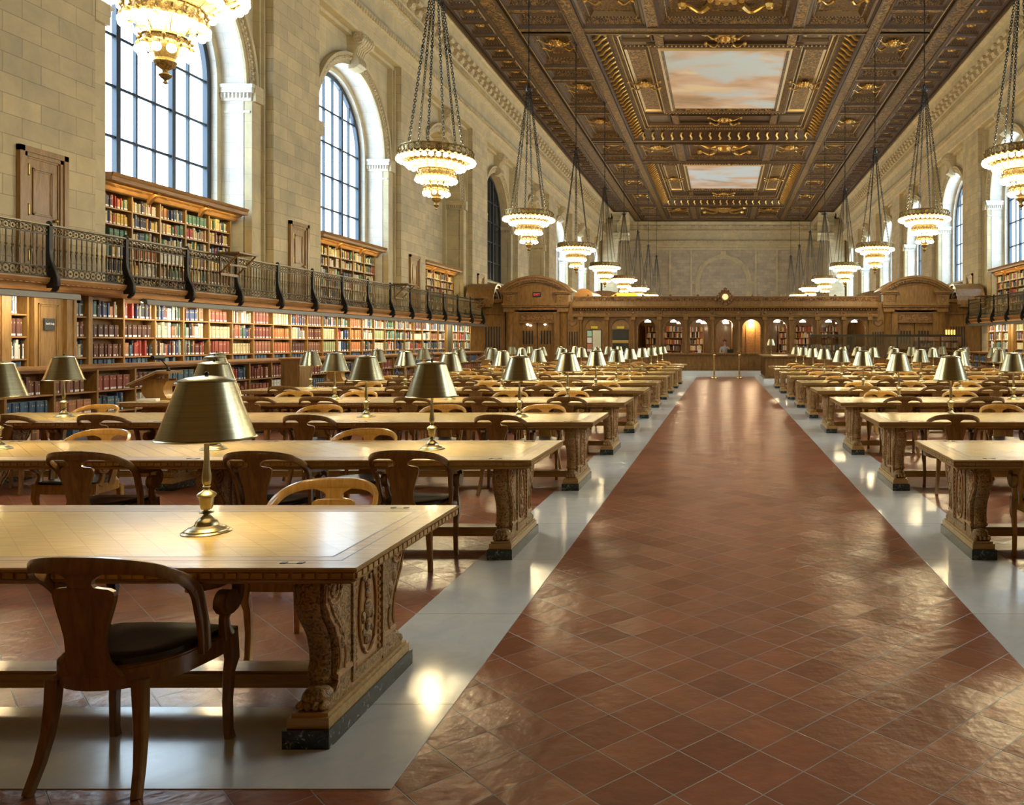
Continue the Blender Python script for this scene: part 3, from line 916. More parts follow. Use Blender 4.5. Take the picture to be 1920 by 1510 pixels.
# ------------------------------------------------------------------ balcony, its iron railing, lights under it
YB0, YB1 = 6.0, 39.0
PITCH = 1.79
for s in (-1, 1):
    T = Matrix.Diagonal((s, 1, 1, 1)); side = 'left' if s < 0 else 'right'
    y0 = 9.0 if s < 0 else 24.0
    mb = MB(T)
    prof = [(12.34, 2.50), (11.70, 2.50), (11.62, 2.52), (11.56, 2.56), (11.54, 2.62), (11.50, 2.63), (11.47, 2.66), (11.45, 2.71), (11.45, 2.735), (12.34, 2.735)]
    mb.extrude_open(prof, Y0, YB1, M['case_h'])
    for i in range(int((YB1 - y0) / .12)):
        mb.box(11.485, 11.53, y0 + i * .12, y0 + i * .12 + .06, 2.632, 2.665, M['case_h'])
    mb.build('gallery_walkway', label='oak %s gallery ledge running above the wall bookcases' % side, category='balcony')
    # railing
    rl = empty('gallery_railing', (s * 11.5, y0, 2.73), label='dark bronze balustrade along the %s gallery' % side, category='railing')
    Tl = Matrix.Translation((-s * 11.5, -y0, -2.73)) @ T
    mb = MB(Tl)
    mb.sweep([(11.5, y0, 3.62), (11.5, YB1, 3.62)], .07, .035, M['bronze'], ref=(1, 0, 0), power='rect')
    mb.build('handrail', rl)
    for nm, (z0, z1) in (('upper_frieze', (3.46, 3.6)), ('lower_frieze', (2.75, 2.92))):
        mb = MB(Tl)
        for z in (z0, z1): mb.box(11.49, 11.51, y0, YB1, z - .01, z + .01, M['bronze_dark'])
        y = y0 + .06; zc = (z0 + z1) / 2; rr = (z1 - z0) / 2 - .012; i = 0
        while y < YB1:
            seg = 8 if y > 26 else 12
            pts = [(11.5, y + rr * .9 * cos(2 * pi * k / seg + i), zc + rr * sin(2 * pi * k / seg + i)) for k in range(seg)]
            mb.sweep(pts, .016, .02, M['bronze'], ref=(1, 0, 0), n=4, caps=False)
            mb.ball((11.5, y, zc), .022, M['bronze'], 5, 3)
            mb.ball((11.5, y + .065, zc + .03), .018, M['bronze'], 5, 3); mb.ball((11.5, y + .065, zc - .03), .018, M['bronze'], 5, 3)
            y += .13; i += 1
        mb.build(nm, rl)
    # balusters: one mesh, copied
    def baluster(n):
        m2 = MB()
        m2.lathe([(.012, 0), (.014, .05), (.010, .12), (.017, .2), (.022, .25), (.012, .28), (.021, .30), (.011, .33), (.015, .38), (.010, .52), (.013, .54)], (0, 0, 0), M['bronze'], n)
        return m2
    bal = None; k = 0; pst = None
    post = MB(Matrix.Diagonal((s, 1, 1, 1)))
    post.box(-.035, .03, -.035, .035, .12, .90, M['iron'])
    post.ball((0, 0, .92), .045, M['iron'], 8, 5)
    post.sweep([(-.02, 0, .46), (-.035, 0, .32), (-.07, 0, .18), (-.115, 0, .08), (-.135, 0, .0), (-.135, 0, -.10), (-.115, 0, -.18), (-.06, 0, -.24)], [.03, .04, .06, .07, .075, .075, .07, .04], .075, M['iron'], ref=(1, 0, 0), power='rect')
    post.box(-.12, .02, -.03, .03, -.17, .14, M['iron'])
    post.ball((-.135, 0, -.13), .045, M['iron'], 8, 6, (1, 1, 1))
    pm = post.mesh('post')
    yp = 13.93 - 3 * PITCH
    extra = MB(Tl)
    while yp < YB1 + .1:
        if yp >= y0:
            o = bpy.data.objects.new('post', pm); COL.objects.link(o); o.parent = rl; o.location = (0, yp - y0, 0)
        for j in range(1, 15):
            yy = yp + j * PITCH / 15
            if yy < y0 or yy > YB1: continue
            first = (12.8 if s < 0 else 31.0)
            if yy > first and k < 100:
                if bal is None: bal = baluster(8).mesh('baluster')
                o = bpy.data.objects.new('baluster', bal); COL.objects.link(o); o.parent = rl; o.location = (0, yy - y0, .19); k += 1
            else:
                extra.lathe([(.012, 0), (.010, .12), (.022, .25), (.012, .28), (.021, .30), (.012, .33), (.010, .54)], (11.5, yy, 2.92), M['bronze'], 5)
        yp += PITCH
    extra.build('far_balusters', rl, kind='stuff')

# folding reading ledges clipped to the rail
shelf_spots = [(-1, 18.95, 'clipped to the left gallery rail, nearest of three'), (-1, 28.9, 'clipped to the left gallery rail, middle of three'), (-1, 38.2, 'clipped to the left gallery rail beside the oak screen'), (1, 36.2, 'clipped to the right gallery rail')]
rp = None
for s, y, lb in shelf_spots:
    o = empty('folding_book_ledge', (s * 11.5, y, 3.62), 0 if s < 0 else pi, label='wooden folding ledge ' + lb, category='shelf', group='folding ledges on the gallery rails')
    mb = MB()
    mb.box(-.03, .50, -.38, .38, .03, .055, M['screen']); mb.box(-.03, .50, -.38, .38, .055, .062, M['black'])
    mb.build('shelf_board', o)
    for q in (-.33, .33):
        mb = MB(); mb.sweep([(.46, q, .02), (.03, q, -.42)], .045, .03, M['screen'], ref=(0, 1, 0), power='rect'); mb.box(.02, .05, q - .02, q + .02, -.45, .03, M['screen']); mb.build('bracket', o)
    mb = MB(); mb.box(.02, .06, -.34, .34, -.46, -.40, M['screen']); mb.box(.22, .26, -.34, .34, -.24, -.20, M['screen']); mb.build('crossbar', o)

for s in (-1, 1):
    T = Matrix.Diagonal((s, 1, 1, 1))
    segs = [(9.5, 14.35), (16.0, 39.0)] if s < 0 else [(24.0, 38.5)]
    for (a, b) in segs:
        mb = MB(T)
        pts = [(11.29, 2.37), (11.28, 2.38), (11.29, 2.47), (11.36, 2.495), (11.46, 2.47)]
        vs = [(x, a, z) for x, z in pts] + [(x, b, z) for x, z in pts]; n = 5
        mb.add(vs, [(i, (i + 1) % n, n + (i + 1) % n, n + i) for i in range(n) if i != n - 1] + [tuple(range(5)), tuple(range(5, 10))], M['steel_grey'])
        f = mb.build('shelf_light', label=('short grey strip light left of the staff door under the gallery' if b < 15 else 'long grey strip light under the %s gallery ledge' % ('left' if s < 0 else 'right')), category='light')
        mb = MB(T); mb.box(11.36, 11.42, a + .02, b - .02, 2.415, 2.44, M['tube']); mb.build('tube', f)
        k = max(1, round((b - a) / 4.6))
        for i in range(k):
            L = (b - a) / k
            light('shelf_strip', 'AREA', (s * 11.39, a + L * (i + .5), 2.40), 22, (1, .87, .62), shape='RECTANGLE', size=L * .95, size_y=.1, spread=2.3).rotation_euler = Vector((s * .75, 0, -.66)).to_track_quat('-Z', 'Y').to_euler()

# ------------------------------------------------------------------ bookcases
PAL = {
 'mixed': [((.35, .05, .04), 'red'), ((.10, .03, .03), 'maroon'), ((.03, .05, .13), 'navy'), ((.05, .12, .20), 'blue'), ((.03, .10, .05), 'dark green'), ((.62, .56, .40), 'cream'), ((.70, .69, .64), 'white'), ((.02, .02, .022), 'black'), ((.20, .11, .05), 'brown'), ((.25, .28, .25), 'grey'), ((.10, .22, .16), 'green'), ((.42, .18, .08), 'orange')],
 'pale': [((.62, .56, .40), 'cream'), ((.70, .69, .64), 'white'), ((.55, .50, .30), 'straw'), ((.30, .36, .30), 'sage'), ((.03, .05, .13), 'navy'), ((.12, .04, .03), 'maroon'), ((.08, .14, .10), 'dark green'), ((.20, .24, .28), 'grey'), ((.02, .02, .022), 'black'), ((.33, .11, .06), 'rust')],
 'blue': [((.03, .05, .12), 'navy'), ((.05, .11, .20), 'blue'), ((.04, .06, .08), 'slate'), ((.08, .15, .2), 'grey blue')],
 'red': [((.27, .075, .05), 'red'), ((.33, .14, .085), 'brick red'), ((.20, .06, .045), 'dark red')],
 'orange': [((.50, .20, .07), 'orange'), ((.42, .14, .06), 'rust')],
 'brown': [((.13, .05, .03), 'brown'), ((.20, .09, .05), 'tan brown'), ((.09, .04, .03), 'dark brown')],
 'cream': [((.55, .48, .28), 'cream'), ((.62, .58, .45), 'pale cream'), ((.30, .32, .16), 'olive')],
 'yellow': [((.62, .42, .10), 'yellow'), ((.66, .50, .20), 'pale yellow'), ((.55, .44, .26), 'buff'), ((.35, .05, .04), 'red'), ((.03, .03, .05), 'black'), ((.05, .08, .16), 'navy'), ((.06, .16, .10), 'green'), ((.6, .58, .5), 'cream')],
}
books = []     # (score, side, case, bay, shelf, nr, y, w, h, d, x, z, colour, colname, label)
case_no = [0]
def fill(s, xf, ya, yb, z, zmax, pal, case, bay, shelf, full=0.93, uniform=False, hfix=None):
    y = ya + .004 + R.random() * .01; nr = 0
    end = ya + (yb - ya) * full
    P = PAL[pal]; c0 = R.choice(P); h0 = (zmax - z) * R.uniform(.66, .88); w0 = R.uniform(.03, .045)
    while True:
        if uniform or R.random() < .45:
            c = c0; h = h0 * R.uniform(.99, 1.0); w = w0
        else:
            c = c0 = R.choice(P); h = h0 = (zmax - z) * R.uniform(.60, .93); w = w0 = R.uniform(.018, .056)
        if hfix: h = hfix * R.uniform(.8, 1)
        if y + w > end: break
        d = R.uniform(.15, .21)
        k = R.uniform(.85, 1.15); col = tuple(min(1, q * k) for q in c[0])
        nr += 1
        dist2 = (y ** 2)
        sc = w * h / dist2 * (abs(xf + .15) / y)
        x_px = 1354 - 1549 * (xf - .15) / y if s < 0 else 1354 + 1549 * (xf + .15) / y
        vis = 0 < x_px < 1915
        books.append([sc if vis and z > .6 and case != 'z' and s < 0 else 0, s, case, bay, shelf, nr, y, w, h, d, xf, z, col, c[1], R.random() < .8, vis])
        y += w + (R.uniform(0, .003))
        if R.random() < .03: y += R.uniform(.02, .12)
def spine(mb, b, loc=False):
    """book geometry: cover block with rounded spine and a white label"""
    (_, s, case, bay, shelf, nr, y, w, h, d, xf, z, col, cn, lab, vis) = b
    x0 = xf + .02 + (nr * 37 % 7) * .004
    if loc: y = -w / 2; x0 = 0; z = 0; s = 1
    bx = []
    def q(*a):
        mb.add([(s * v[0], v[1], v[2]) for v in a], [tuple(range(len(a)))], M['book'])
    e = w * .28; y1 = y + w
    prof = [(x0 + .006, y), (x0, y + e), (x0, y1 - e), (x0 + .006, y1)]
    cols = []
    for i in range(3):
        (xa, a), (xb, b_) = prof[i], prof[i + 1]
        q((xa, a, z), (xb, b_, z), (xb, b_, z + h), (xa, a, z + h)); cols.append(col)
    q((x0 + .006, y, z), (x0 + d, y, z), (x0 + d, y, z + h), (x0 + .006, y, z + h)); cols.append(col)
    q((x0 + .006, y1, z), (x0 + d, y1, z), (x0 + d, y1, z + h), (x0 + .006, y1, z + h)); cols.append(col)
    q((x0, y + e, z + h), (x0 + .006, y, z + h), (x0 + d, y, z + h), (x0 + d, y1, z + h), (x0 + .006, y1, z + h), (x0, y1 - e, z + h)); cols.append((.6, .57, .48))
    if lab and h > .12:
        q((x0 - .001, y + e * .6, z + .012), (x0 - .001, y1 - e * .6, z + .012), (x0 - .001, y1 - e * .6, z + .045), (x0 - .001, y + e * .6, z + .045)); cols.append((.8, .8, .78))
    if h > .2 and (nr * 13 + int(y * 100)) % 3 != 0:
        t = z + h * .72; g = (.5, .38, .16) if sum(col) < .9 else (.15, .08, .05)
        q((x0 - .001, y + e, t), (x0 - .001, y1 - e, t), (x0 - .001, y1 - e, t + h * .09), (x0 - .001, y + e, t + h * .09)); cols.append(g)
    return cols

def bookcase(s, xf, bays, zs, depth, name, label, cat, case, back=True, top=None, palf=None, full=None, stile=.04, zbase=None, ztop=None, bay0=1, low=None):
    """upright shelving: bays = y edges; zs = shelf heights"""
    T = Matrix.Diagonal((s, 1, 1, 1))
    o = empty(name, (0, 0, 0), label=label, category=cat)
    zb = zs[0] if zbase is None else zbase; zt = ztop
    mb = MB(T)
    for y in bays: mb.box(xf, xf + depth, y - stile / 2, y + stile / 2, zb, zt, M['case'])
    mb.build('uprights', o, kind='stuff')
    mb = MB(T)
    mb.box(xf + depth, xf + depth + .02, bays[0], bays[-1], zb, zt, M['case_in'])
    mb.build('back_panel', o)
    mb = MB(T)
    for z in zs: mb.box(xf + .008, xf + depth, bays[0], bays[-1], z - .025, z, M['case_h'])
    mb.build('shelf', o)
    if top: top(T, o)
    for bi in range(len(bays) - 1):
        for zi, z in enumerate(zs):
            zn = (zs[zi + 1] - .025) if zi + 1 < len(zs) else zt - .03
            if palf: pal, uni, fl = palf(bi, zi)
            else:
                r = R.random()
                pal = 'mixed' if r < .55 else R.choice(['blue', 'red', 'brown', 'cream', 'orange', 'red'])
                uni = pal != 'mixed'; fl = R.choice([.97, .95, .9, .8, .97])
            hf = .09 if low and zi == 0 else None
            fill(s, xf, bays[bi] + stile / 2, bays[bi + 1] - stile / 2, z, zn, pal, case, bi + bay0, zi, fl, uni, hf)
    return o

def counter_top(T, y0, y1):
    def f(T, o):
        mb = MB(T)
        prof = [(10.67, 1.17), (10.64, 1.19), (10.62, 1.215), (10.62, 1.236), (11.95, 1.236)]
        mb.extrude_open(prof, y0, y1, M['case_h']); mb.box(10.67, 11.9, y0, y1, 1.165, 1.20, M['case_h'])
        mb.build('worktop', o)
        mb = MB(T); mb.box(10.66, 10.72, y0, y1, 0, .10, M['case']); mb.build('plinth', o)
    return f
bw = .895
Lb = [13.0 + bw * k for k in range(-3, 29)]
def pf_low(b, z):
    r = R.random()
    return (R.choice(['blue', 'blue', 'mixed', 'brown', 'red']), r < .5, R.choice([.97, .9, .75, .95]))
bookcase(-1, 10.65, Lb, [.10, .46, .83], .28, 'counter_bookcase', 'low oak counter bookcase along the left wall', 'bookcase', 'counter', top=counter_top(None, Lb[0], Lb[-1]), palf=pf_low, ztop=1.18, zbase=0)
Rb = [24.0 + bw * k for k in range(0, 17)]
bookcase(1, 10.65, Rb, [.10, .46, .83], .28, 'counter_bookcase', 'low oak counter bookcase along the right wall', 'bookcase', 'counter', top=counter_top(None, Rb[0], Rb[-1]), palf=pf_low, ztop=1.18, zbase=0)
def pf_main(b, z):
    if z == 0: return ('blue', False, .8)
    seq = ['pale', 'mixed', 'pale', 'mixed', 'red', 'pale', 'red', 'orange', 'pale', 'brown', 'cream', 'mixed', 'orange', 'pale', 'cream', 'mixed', 'pale', 'mixed', 'cream', 'pale', 'blue']
    p = seq[b % len(seq)]
    if R.random() < .25: p = R.choice(['mixed', 'mixed', 'cream', 'brown'])
    return (p, p not in ('mixed', 'pale'), R.choice([.97, .96, .88, .95]))
zsm = [1.24, 1.37, 1.745, 2.12]
Mb = [15.27 + bw * k for k in range(0, 23)]
def case_edge(a, b):
    def f(T, o):
        mb = MB(T)
        for y in (a, b):
            mb = MB(T); mb.box(11.82, 12.2, y - .05, y + .05, 1.236, 2.5, M['case']); mb.build('end_panel', o)
    return f
bookcase(-1, 11.85, Mb, zsm, .24, 'wall_bookcase', 'tall oak wall bookcase right of the staff door, under the left gallery', 'bookcase', 'main', palf=pf_main, ztop=2.5, zbase=1.236, top=case_edge(15.27, Mb[-1]), bay0=1, low=True)
bookcase(-1, 11.85, [14.93, 15.25], zsm, .24, 'wall_bookcase', 'narrow oak bookcase bay against the staff door frame', 'bookcase', 'narrow', palf=pf_main, ztop=2.5, zbase=1.236, low=True)
bookcase(-1, 11.85, [13.58, 13.93], zsm, .24, 'wall_bookcase', 'narrow oak bookcase left of the staff door', 'bookcase', 'edge', palf=pf_main, ztop=2.5, zbase=1.236, low=True)
bookcase(-1, 11.85, [35.75 + bw * k for k in range(0, 4)], zsm, .24, 'wall_bookcase', 'short oak wall bookcase between the green door and the oak screen', 'bookcase', 'far', palf=pf_main, ztop=2.5, zbase=1.236, low=True)
bookcase(1, 11.85, [24.0 + bw * k for k in range(0, 12)], zsm, .24, 'wall_bookcase', 'tall oak wall bookcase under the right gallery', 'bookcase', 'right', palf=pf_main, ztop=2.5, zbase=1.236, low=True)
bookcase(1, 11.85, [34.6 + bw * k for k in range(0, 4)], zsm, .24, 'wall_bookcase', 'oak bookcase beside the screen under the right gallery', 'bookcase', 'right_far', palf=pf_main, ztop=2.5, zbase=1.236, low=True)
for s, a, b in ((-1, 9.0, 13.52), (1, 33.9, 34.55)):
    mb = MB(Matrix.Diagonal((s, 1, 1, 1))); mb.box(11.8, 12.2, a, b, 1.236, 2.5, M['case']);
    for y in (b - .32, b - .18): mb.box(11.78, 11.82, y, y + .02, 1.3, 2.45, M['case'])
    mb.build('wall_panel', label='plain oak pilaster panel %s' % ('at the left end of the wall bookcases' if s < 0 else 'between the two right-hand bookcases'), category='panel')
# staff door and green door under the gallery
dn += 1
d = empty('door_%d' % dn, (0, 0, 0), kind='structure', label='oak door with a black sign reading Staff Only')
T = Matrix.Diagonal((-1, 1, 1, 1)); ya, yb = 13.97, 14.89
mb = MB(T)
for a, b in ((ya, ya + .06), (yb - .06, yb)): mb.box(11.78, 11.92, a, b, 1.0, 2.5, M['case'])
mb.box(11.78, 11.92, ya, yb, 2.44, 2.5, M['case']); mb.box(11.80, 11.92, yb - .2, yb - .06, 1.0, 2.5, M['case'])
mb.build('frame', d)
mb = MB(T); mb.box(11.86, 11.92, ya + .05, yb - .2, 1.0, 2.45, M['case'])
for e in (0, .03):
    for a, b in ((ya + .17 + e, ya + .19 + e), (yb - .33 - e, yb - .31 - e)): mb.box(11.84, 11.87, a, b, 1.0, 2.32 - e, M['case'])
    mb.box(11.84, 11.87, ya + .17 + e, yb - .31 - e, 2.30 - e, 2.32 - e, M['case'])
pn = mb.build('panel', d)
for z in (1.3, 2.1):
    mb = MB(T); mb.sweep([(11.85, ya + .09, z), (11.85, ya + .09, z + .18)], .028, .028, M['hinge'], n=8); mb.ball((11.85, ya + .09, z - .01), .02, M['hinge'], 6, 4); mb.ball((11.85, ya + .09, z + .19), .02, M['hinge'], 6, 4); mb.build('hinge', d)
mb = MB(T); mb.box(11.825, 11.85, 14.24, 14.46, 1.86, 2.06, M['sign']); sg = mb.build('sign', label='square black sign reading Staff Only')
sg.parent = d
def text(body, loc, rot, size, mat, name, parent=None, ext=.002, ax='CENTER', **kw):
    c = bpy.data.curves.new(name, 'FONT'); c.body = body; c.size = size; c.extrude = ext; c.align_x = ax; c.align_y = 'CENTER'
    c.materials.append(mat); c.resolution_u = 3
    tmp = bpy.data.objects.new('tmp', c)
    me = bpy.data.meshes.new_from_object(tmp); bpy.data.objects.remove(tmp)
    o = bpy.data.objects.new(name, me); COL.objects.link(o); o.location = loc; o.rotation_euler = rot
    if parent: o.parent = parent
    for k, v in kw.items(): o[k] = v
    return o
text('Staff Only', (-11.822, 14.35, 1.965), (pi / 2, 0, pi / 2), .046, M['white'], 'lettering', sg)
dn += 1
d = empty('door_%d' % dn, (0, 0, 0), kind='structure', label='dark green door near the far end of the left wall')
mb = MB(T); mb.box(11.84, 11.92, 35.05, 35.7, 1.2, 2.4, M['green']); mb.build('panel', d)
mb = MB(T); mb.box(11.80, 11.92, 34.98, 35.06, 1.2, 2.5, M['case']); mb.box(11.80, 11.92, 35.68, 35.74, 1.2, 2.5, M['case']); mb.box(11.8, 11.92, 34.98, 35.74, 2.4, 2.5, M['case']); mb.build('frame', d)

# bookcases in the window arches above the gallery
for s, idx in ((-1, 1), (-1, 2), (-1, 3), (1, 2), (1, 3)):
    yc = AC[idx]
    def top(T, o, yc=yc):
        mb = MB(T)
        prof = [(12.95, 4.80), (12.90, 4.82), (12.86, 4.90), (12.78, 4.93), (12.74, 4.98), (12.62, 5.01), (12.58, 5.08), (12.56, 5.13), (12.95, 5.15)]
        mb.extrude_open(prof, yc - 2.42, yc + 2.42, M['case_h']); mb.box(12.6, 13.0, yc - 2.42, yc + 2.42, 4.97, 5.13, M['case_h'])
        for j in range(6):
            y = yc - 2 + j * .8
            mb.sweep([(12.80 + .02 * cos(a), y + .10 * cos(a), 4.92 + .02 * sin(a)) for a in [2 * pi * k / 10 for k in range(11)]], .012, .012, M['case'], n=4)
        mb.build('cornice', o)
        for j in (1, 3):
            y = yc - 2.237 + (j + .0) * .895 + .45
            mb = MB(T); mb.prism([(12.66, 4.97), (12.92, 4.97), (12.92, 4.70), (12.88, 4.72), (12.80, 4.84), (12.70, 4.90)], 'y', y - .05, y + .05, M['case_h']); mb.build('bracket', o)
    lb = {(-1, 1): 'gallery bookcase below the nearest left window', (-1, 2): 'gallery bookcase below the second left window', (-1, 3): 'gallery bookcase under the blank arch on the left', (1, 2): 'gallery bookcase below the nearest right window', (1, 3): 'gallery bookcase below the second right window'}[(s, idx)]
    bookcase(s, 12.95, [yc - 2.237 + .895 * j for j in range(6)], [2.78, 3.12, 3.46, 3.80, 4.14, 4.48], .28, 'gallery_bookcase', 'oak ' + lb, 'bookcase', 'up%d' % idx, palf=lambda b, z: ('yellow' if R.random() < .85 else 'mixed', R.random() < .2, R.choice([.97, .97, .93])), ztop=4.83, top=top)
    light('gallery_case_light', 'AREA', (s * 12.70, yc, 4.92), 8.5, (1, .74, .30), shape='RECTANGLE', size=4.3, size_y=.08).rotation_euler = Vector((s * .42, 0, -.9)).to_track_quat('-Z', 'Y').to_euler()

# the 300 books that show largest are objects, the rest one mass
books.sort(key=lambda b: -b[0])
ind = books[:300]; rest = books[300:]
CASE = {'main': 'of the tall wall bookcase', 'counter': 'of the low counter bookcase', 'narrow': 'narrow bay right of staff door', 'edge': 'narrow bay left of staff door', 'up1': 'of the gallery bookcase below the nearest window', 'up2': 'of the gallery bookcase, second window'}
SH = {'main': ['bottom row', 'third shelf down', 'second shelf down', 'top shelf'], 'counter': ['bottom shelf', 'middle shelf', 'upper shelf']}
SH['narrow'] = SH['edge'] = SH['main']
for k in ('up1', 'up2'): SH[k] = ['bottom shelf', 'fifth shelf', 'fourth shelf', 'third shelf', 'second shelf', 'top shelf']
for b in ind:
    (_, s, case, bay, shelf, nr, y, w, h, d, xf, z, col, cn, lab, vis) = b
    mb = MB(); mb.cols = spine(mb, b, True)
    if case == 'main': wh = '%s, %s bay right of staff door' % (SH[case][shelf], ORD[bay])
    elif case == 'counter': wh = '%s of low counter, %s bay in view' % (SH[case][shelf], ORD[max(1, bay - 2)])
    elif case in ('up1', 'up2'): wh = '%s, %s bay, %s' % (SH[case][shelf], ORD[bay], 'gallery case below nearest window' if case == 'up1' else 'gallery case below second window')
    else: wh = '%s, %s' % (SH[case][shelf], CASE[case])
    label = '%s book, %s from left, %s' % (cn, ORD[min(nr, 35)], wh)
    o = mb.build('book', label=label, category='book', group={'main': 'books in the left wall bookcase', 'counter': 'books in the left counter bookcase'}.get(case, 'books in the left wall bookcase' if case in ('narrow', 'edge') else 'books in the gallery bookcases'))
    x0 = xf + .02 + (nr * 37 % 7) * .004
    o.location = (s * x0, y + w / 2, z)
    if s < 0: o.rotation_euler = (0, 0, pi)
mb = MB(); mb.cols = []
for b in rest: mb.cols.extend(spine(mb, b))
mb.build('shelved_books', kind='stuff', label='the remaining rows of bound books on the shelves', category='books')
# ------------------------------------------------------------------ reading tables
TX = 5.2; HALF = 3.645; TW = 1.22
def make_table():
    o = empty('reading_table')
    mb = MB(); hx, hy = HALF, TW / 2
    # top: border boards and parquet field
    bw_ = .17
    mb.quad((-hx + bw_, -hy + bw_, .78), (hx - bw_, -hy + bw_, .78), (hx - bw_, hy - bw_, .78), (-hx + bw_, hy - bw_, .78), M['parquet'])
    for d0, d1, mt in ((0, .10, M['oak']), (.10, .108, M['inlay']), (.108, .16, M['oak']), (.16, .17, M['inlay'])):
        ra = (-hx + d0, hx - d0, -hy + d0, hy - d0); rb = (-hx + d1, hx - d1, -hy + d1, hy - d1)
        A = [(ra[0], ra[2]), (ra[1], ra[2]), (ra[1], ra[3]), (ra[0], ra[3])]; Bq = [(rb[0], rb[2]), (rb[1], rb[2]), (rb[1], rb[3]), (rb[0], rb[3])]
        for i in range(4):
            j = (i + 1) % 4
            mb.quad((*A[i], .78), (*A[j], .78), (*Bq[j], .78), (*Bq[i], .78), mt)
    # moulded edge
    prof = [(0, .78), (.006, .775), (.004, .765), (-.006, .762), (-.006, .735), (.002, .732), (-.012, .722), (-.03, .715), (-.03, .71)]
    for i in range(len(prof) - 1):
        (a, za), (b, zb) = prof[i], prof[i + 1]
        A = [(-hx - a, -hy - a), (hx + a, -hy - a), (hx + a, hy + a), (-hx - a, hy + a)]; Bq = [(-hx - b, -hy - b), (hx + b, -hy - b), (hx + b, hy + b), (-hx - b, hy + b)]
        for k in range(4):
            j = (k + 1) % 4
            mb.quad((*A[k], za), (*A[j], za), (*Bq[j], zb), (*Bq[k], zb), M['oak'])
    mb.quad((-hx + .03, -hy + .03, .71), (hx - .03, -hy + .03, .71), (hx - .03, hy - .03, .71), (-hx + .03, hy - .03, .71), M['oak'])
    # gadroons in the edge
    p = .05
    for q in (-1, 1):
        k = int(2 * hx / p)
        for i in range(k):
            x = -hx + (i + .5) * 2 * hx / k
            mb.cbox((x, q * (hy - .003), .7485), (p * .72, .012, .022), M['oak'])
        k = int(2 * hy / p)
        for i in range(k):
            y = -hy + (i + .5) * 2 * hy / k
            mb.cbox((q * (hx - .003), y, .7485), (.012, p * .72, .022), M['oak'])
    mb.build('tabletop', o)
    mb = MB()
    mb.box(-hx + .12, hx - .12, -.25, .25, .655, .71, M['oak'])
    for i in range(86):
        x = -hx + .2 + i * .081
        for q in (-1, 1): mb.cbox((x, q * .252, .682), (.05, .01, .025), M['oak'])
    mb.build('apron', o)
    for x in (-HALF + .28, HALF - .28, -1.12, 1.12):
        for y in (-hy + .07, hy - .07):
            mb = MB()
            mb.box(x - .045, x - .022, y - .012, y + .012, .779, .7825, M['black']); mb.box(x + .022, x + .045, y - .012, y + .012, .779, .7825, M['black'])
            mb.box(x - .02, x + .02, y - .008, y + .008, .779, .7815, M['brass_stem'])
            mb.build('inset_plate', o)
    # stretcher
    mb = MB(); mb.box(-3.3, 3.3, -.075, .075, .095, .155, M['oak']); mb.box(-3.3, 3.3, -.06, .06, .155, .165, M['oak'])
    mb.build('stretcher', o)
    # carved supports
    carv, oak = M['table_carved'], M['oak_v']
    mb = MB()
    mb.box(-.085, .085, -.43, .43, .075, .12, M['oak']); mb.box(-.075, .075, -.415, .415, .12, .135, M['oak'])
    mb.box(-.055, .055, -.17, .17, .135, .71, oak)
    for sx in (-1, 1):   # framed relief panel on each face
        f = sx * .055
        for a, b, c, d in ((-.17, -.145, .16, .70), (.145, .17, .16, .70), (-.17, .17, .16, .20), (-.17, .17, .66, .70)):
            x0, x1 = sorted((f, f + sx * .014)); mb.box(x0, x1, a, b, c, d, carv)
        # oval with an urn and figures
        ov = [(f + sx * .006, .09 * cos(2 * pi * i / 24), .43 + .20 * sin(2 * pi * i / 24)) for i in range(25)]
        mb.sweep(ov, .014, .014, oak, n=6, caps=False)
        for y, z, r, sc in ((0, .30, .035, (.4, 1, 1.0)), (0, .36, .022, (.5, 1, 1.6)), (0, .43, .034, (.45, 1, 1.5)), (0, .50, .02, (.5, 1, 1.2)), (0, .54, .024, (.5, 1, 1)), (.045, .40, .018, (.5, 1, 1.6)), (-.045, .40, .018, (.5, 1, 1.6)), (.04, .33, .016, (.5, 1, 1)), (-.04, .33, .016, (.5, 1, 1)), (.03, .57, .014, (.5, 1, 1)), (-.03, .57, .014, (.5, 1, 1))):
            mb.ball((f + sx * .004, y, z), r, carv, 8, 6, sc)
        for i in range(14):
            z = .215 + i * .033
            for y in (-.124, .124): mb.ball((f + sx * .004, y, z), .013, oak, 6, 4, (.7, .8, 1))
    for q in (-1, 1):
        # S-scroll consoles: outline (outwards distance, height)
        P = [(.17, .70), (.30, .71), (.385, .695), (.415, .65), (.42, .58), (.395, .52), (.35, .465), (.315, .41), (.295, .35), (.29, .30), (.305, .265), (.31, .235), (.29, .215), (.33, .175), (.375, .16), (.385, .135), (.17, .135)]
        poly = [(q * a, z) for a, z in P]
        mb.prism(poly, 'x', -.06, .06, carv)
        # raised leaf spine on the outer face, volute coils on both cheeks, lion paw
        spine_ = [(0, q * (a + .012), z) for a, z in P[2:13]]
        mb.sweep(spine_, [.10, .10, .10, .09, .085, .08, .075, .07, .08, .085, .08], [.03] * 11, carv, ref=(1, 0, 0), n=8)
        for j in range(9):
            a, z = P[3 + min(j, 8)]
            mb.ball((0, q * (a + .018), z), .026, carv, 8, 5, (1.5, .6, .8))
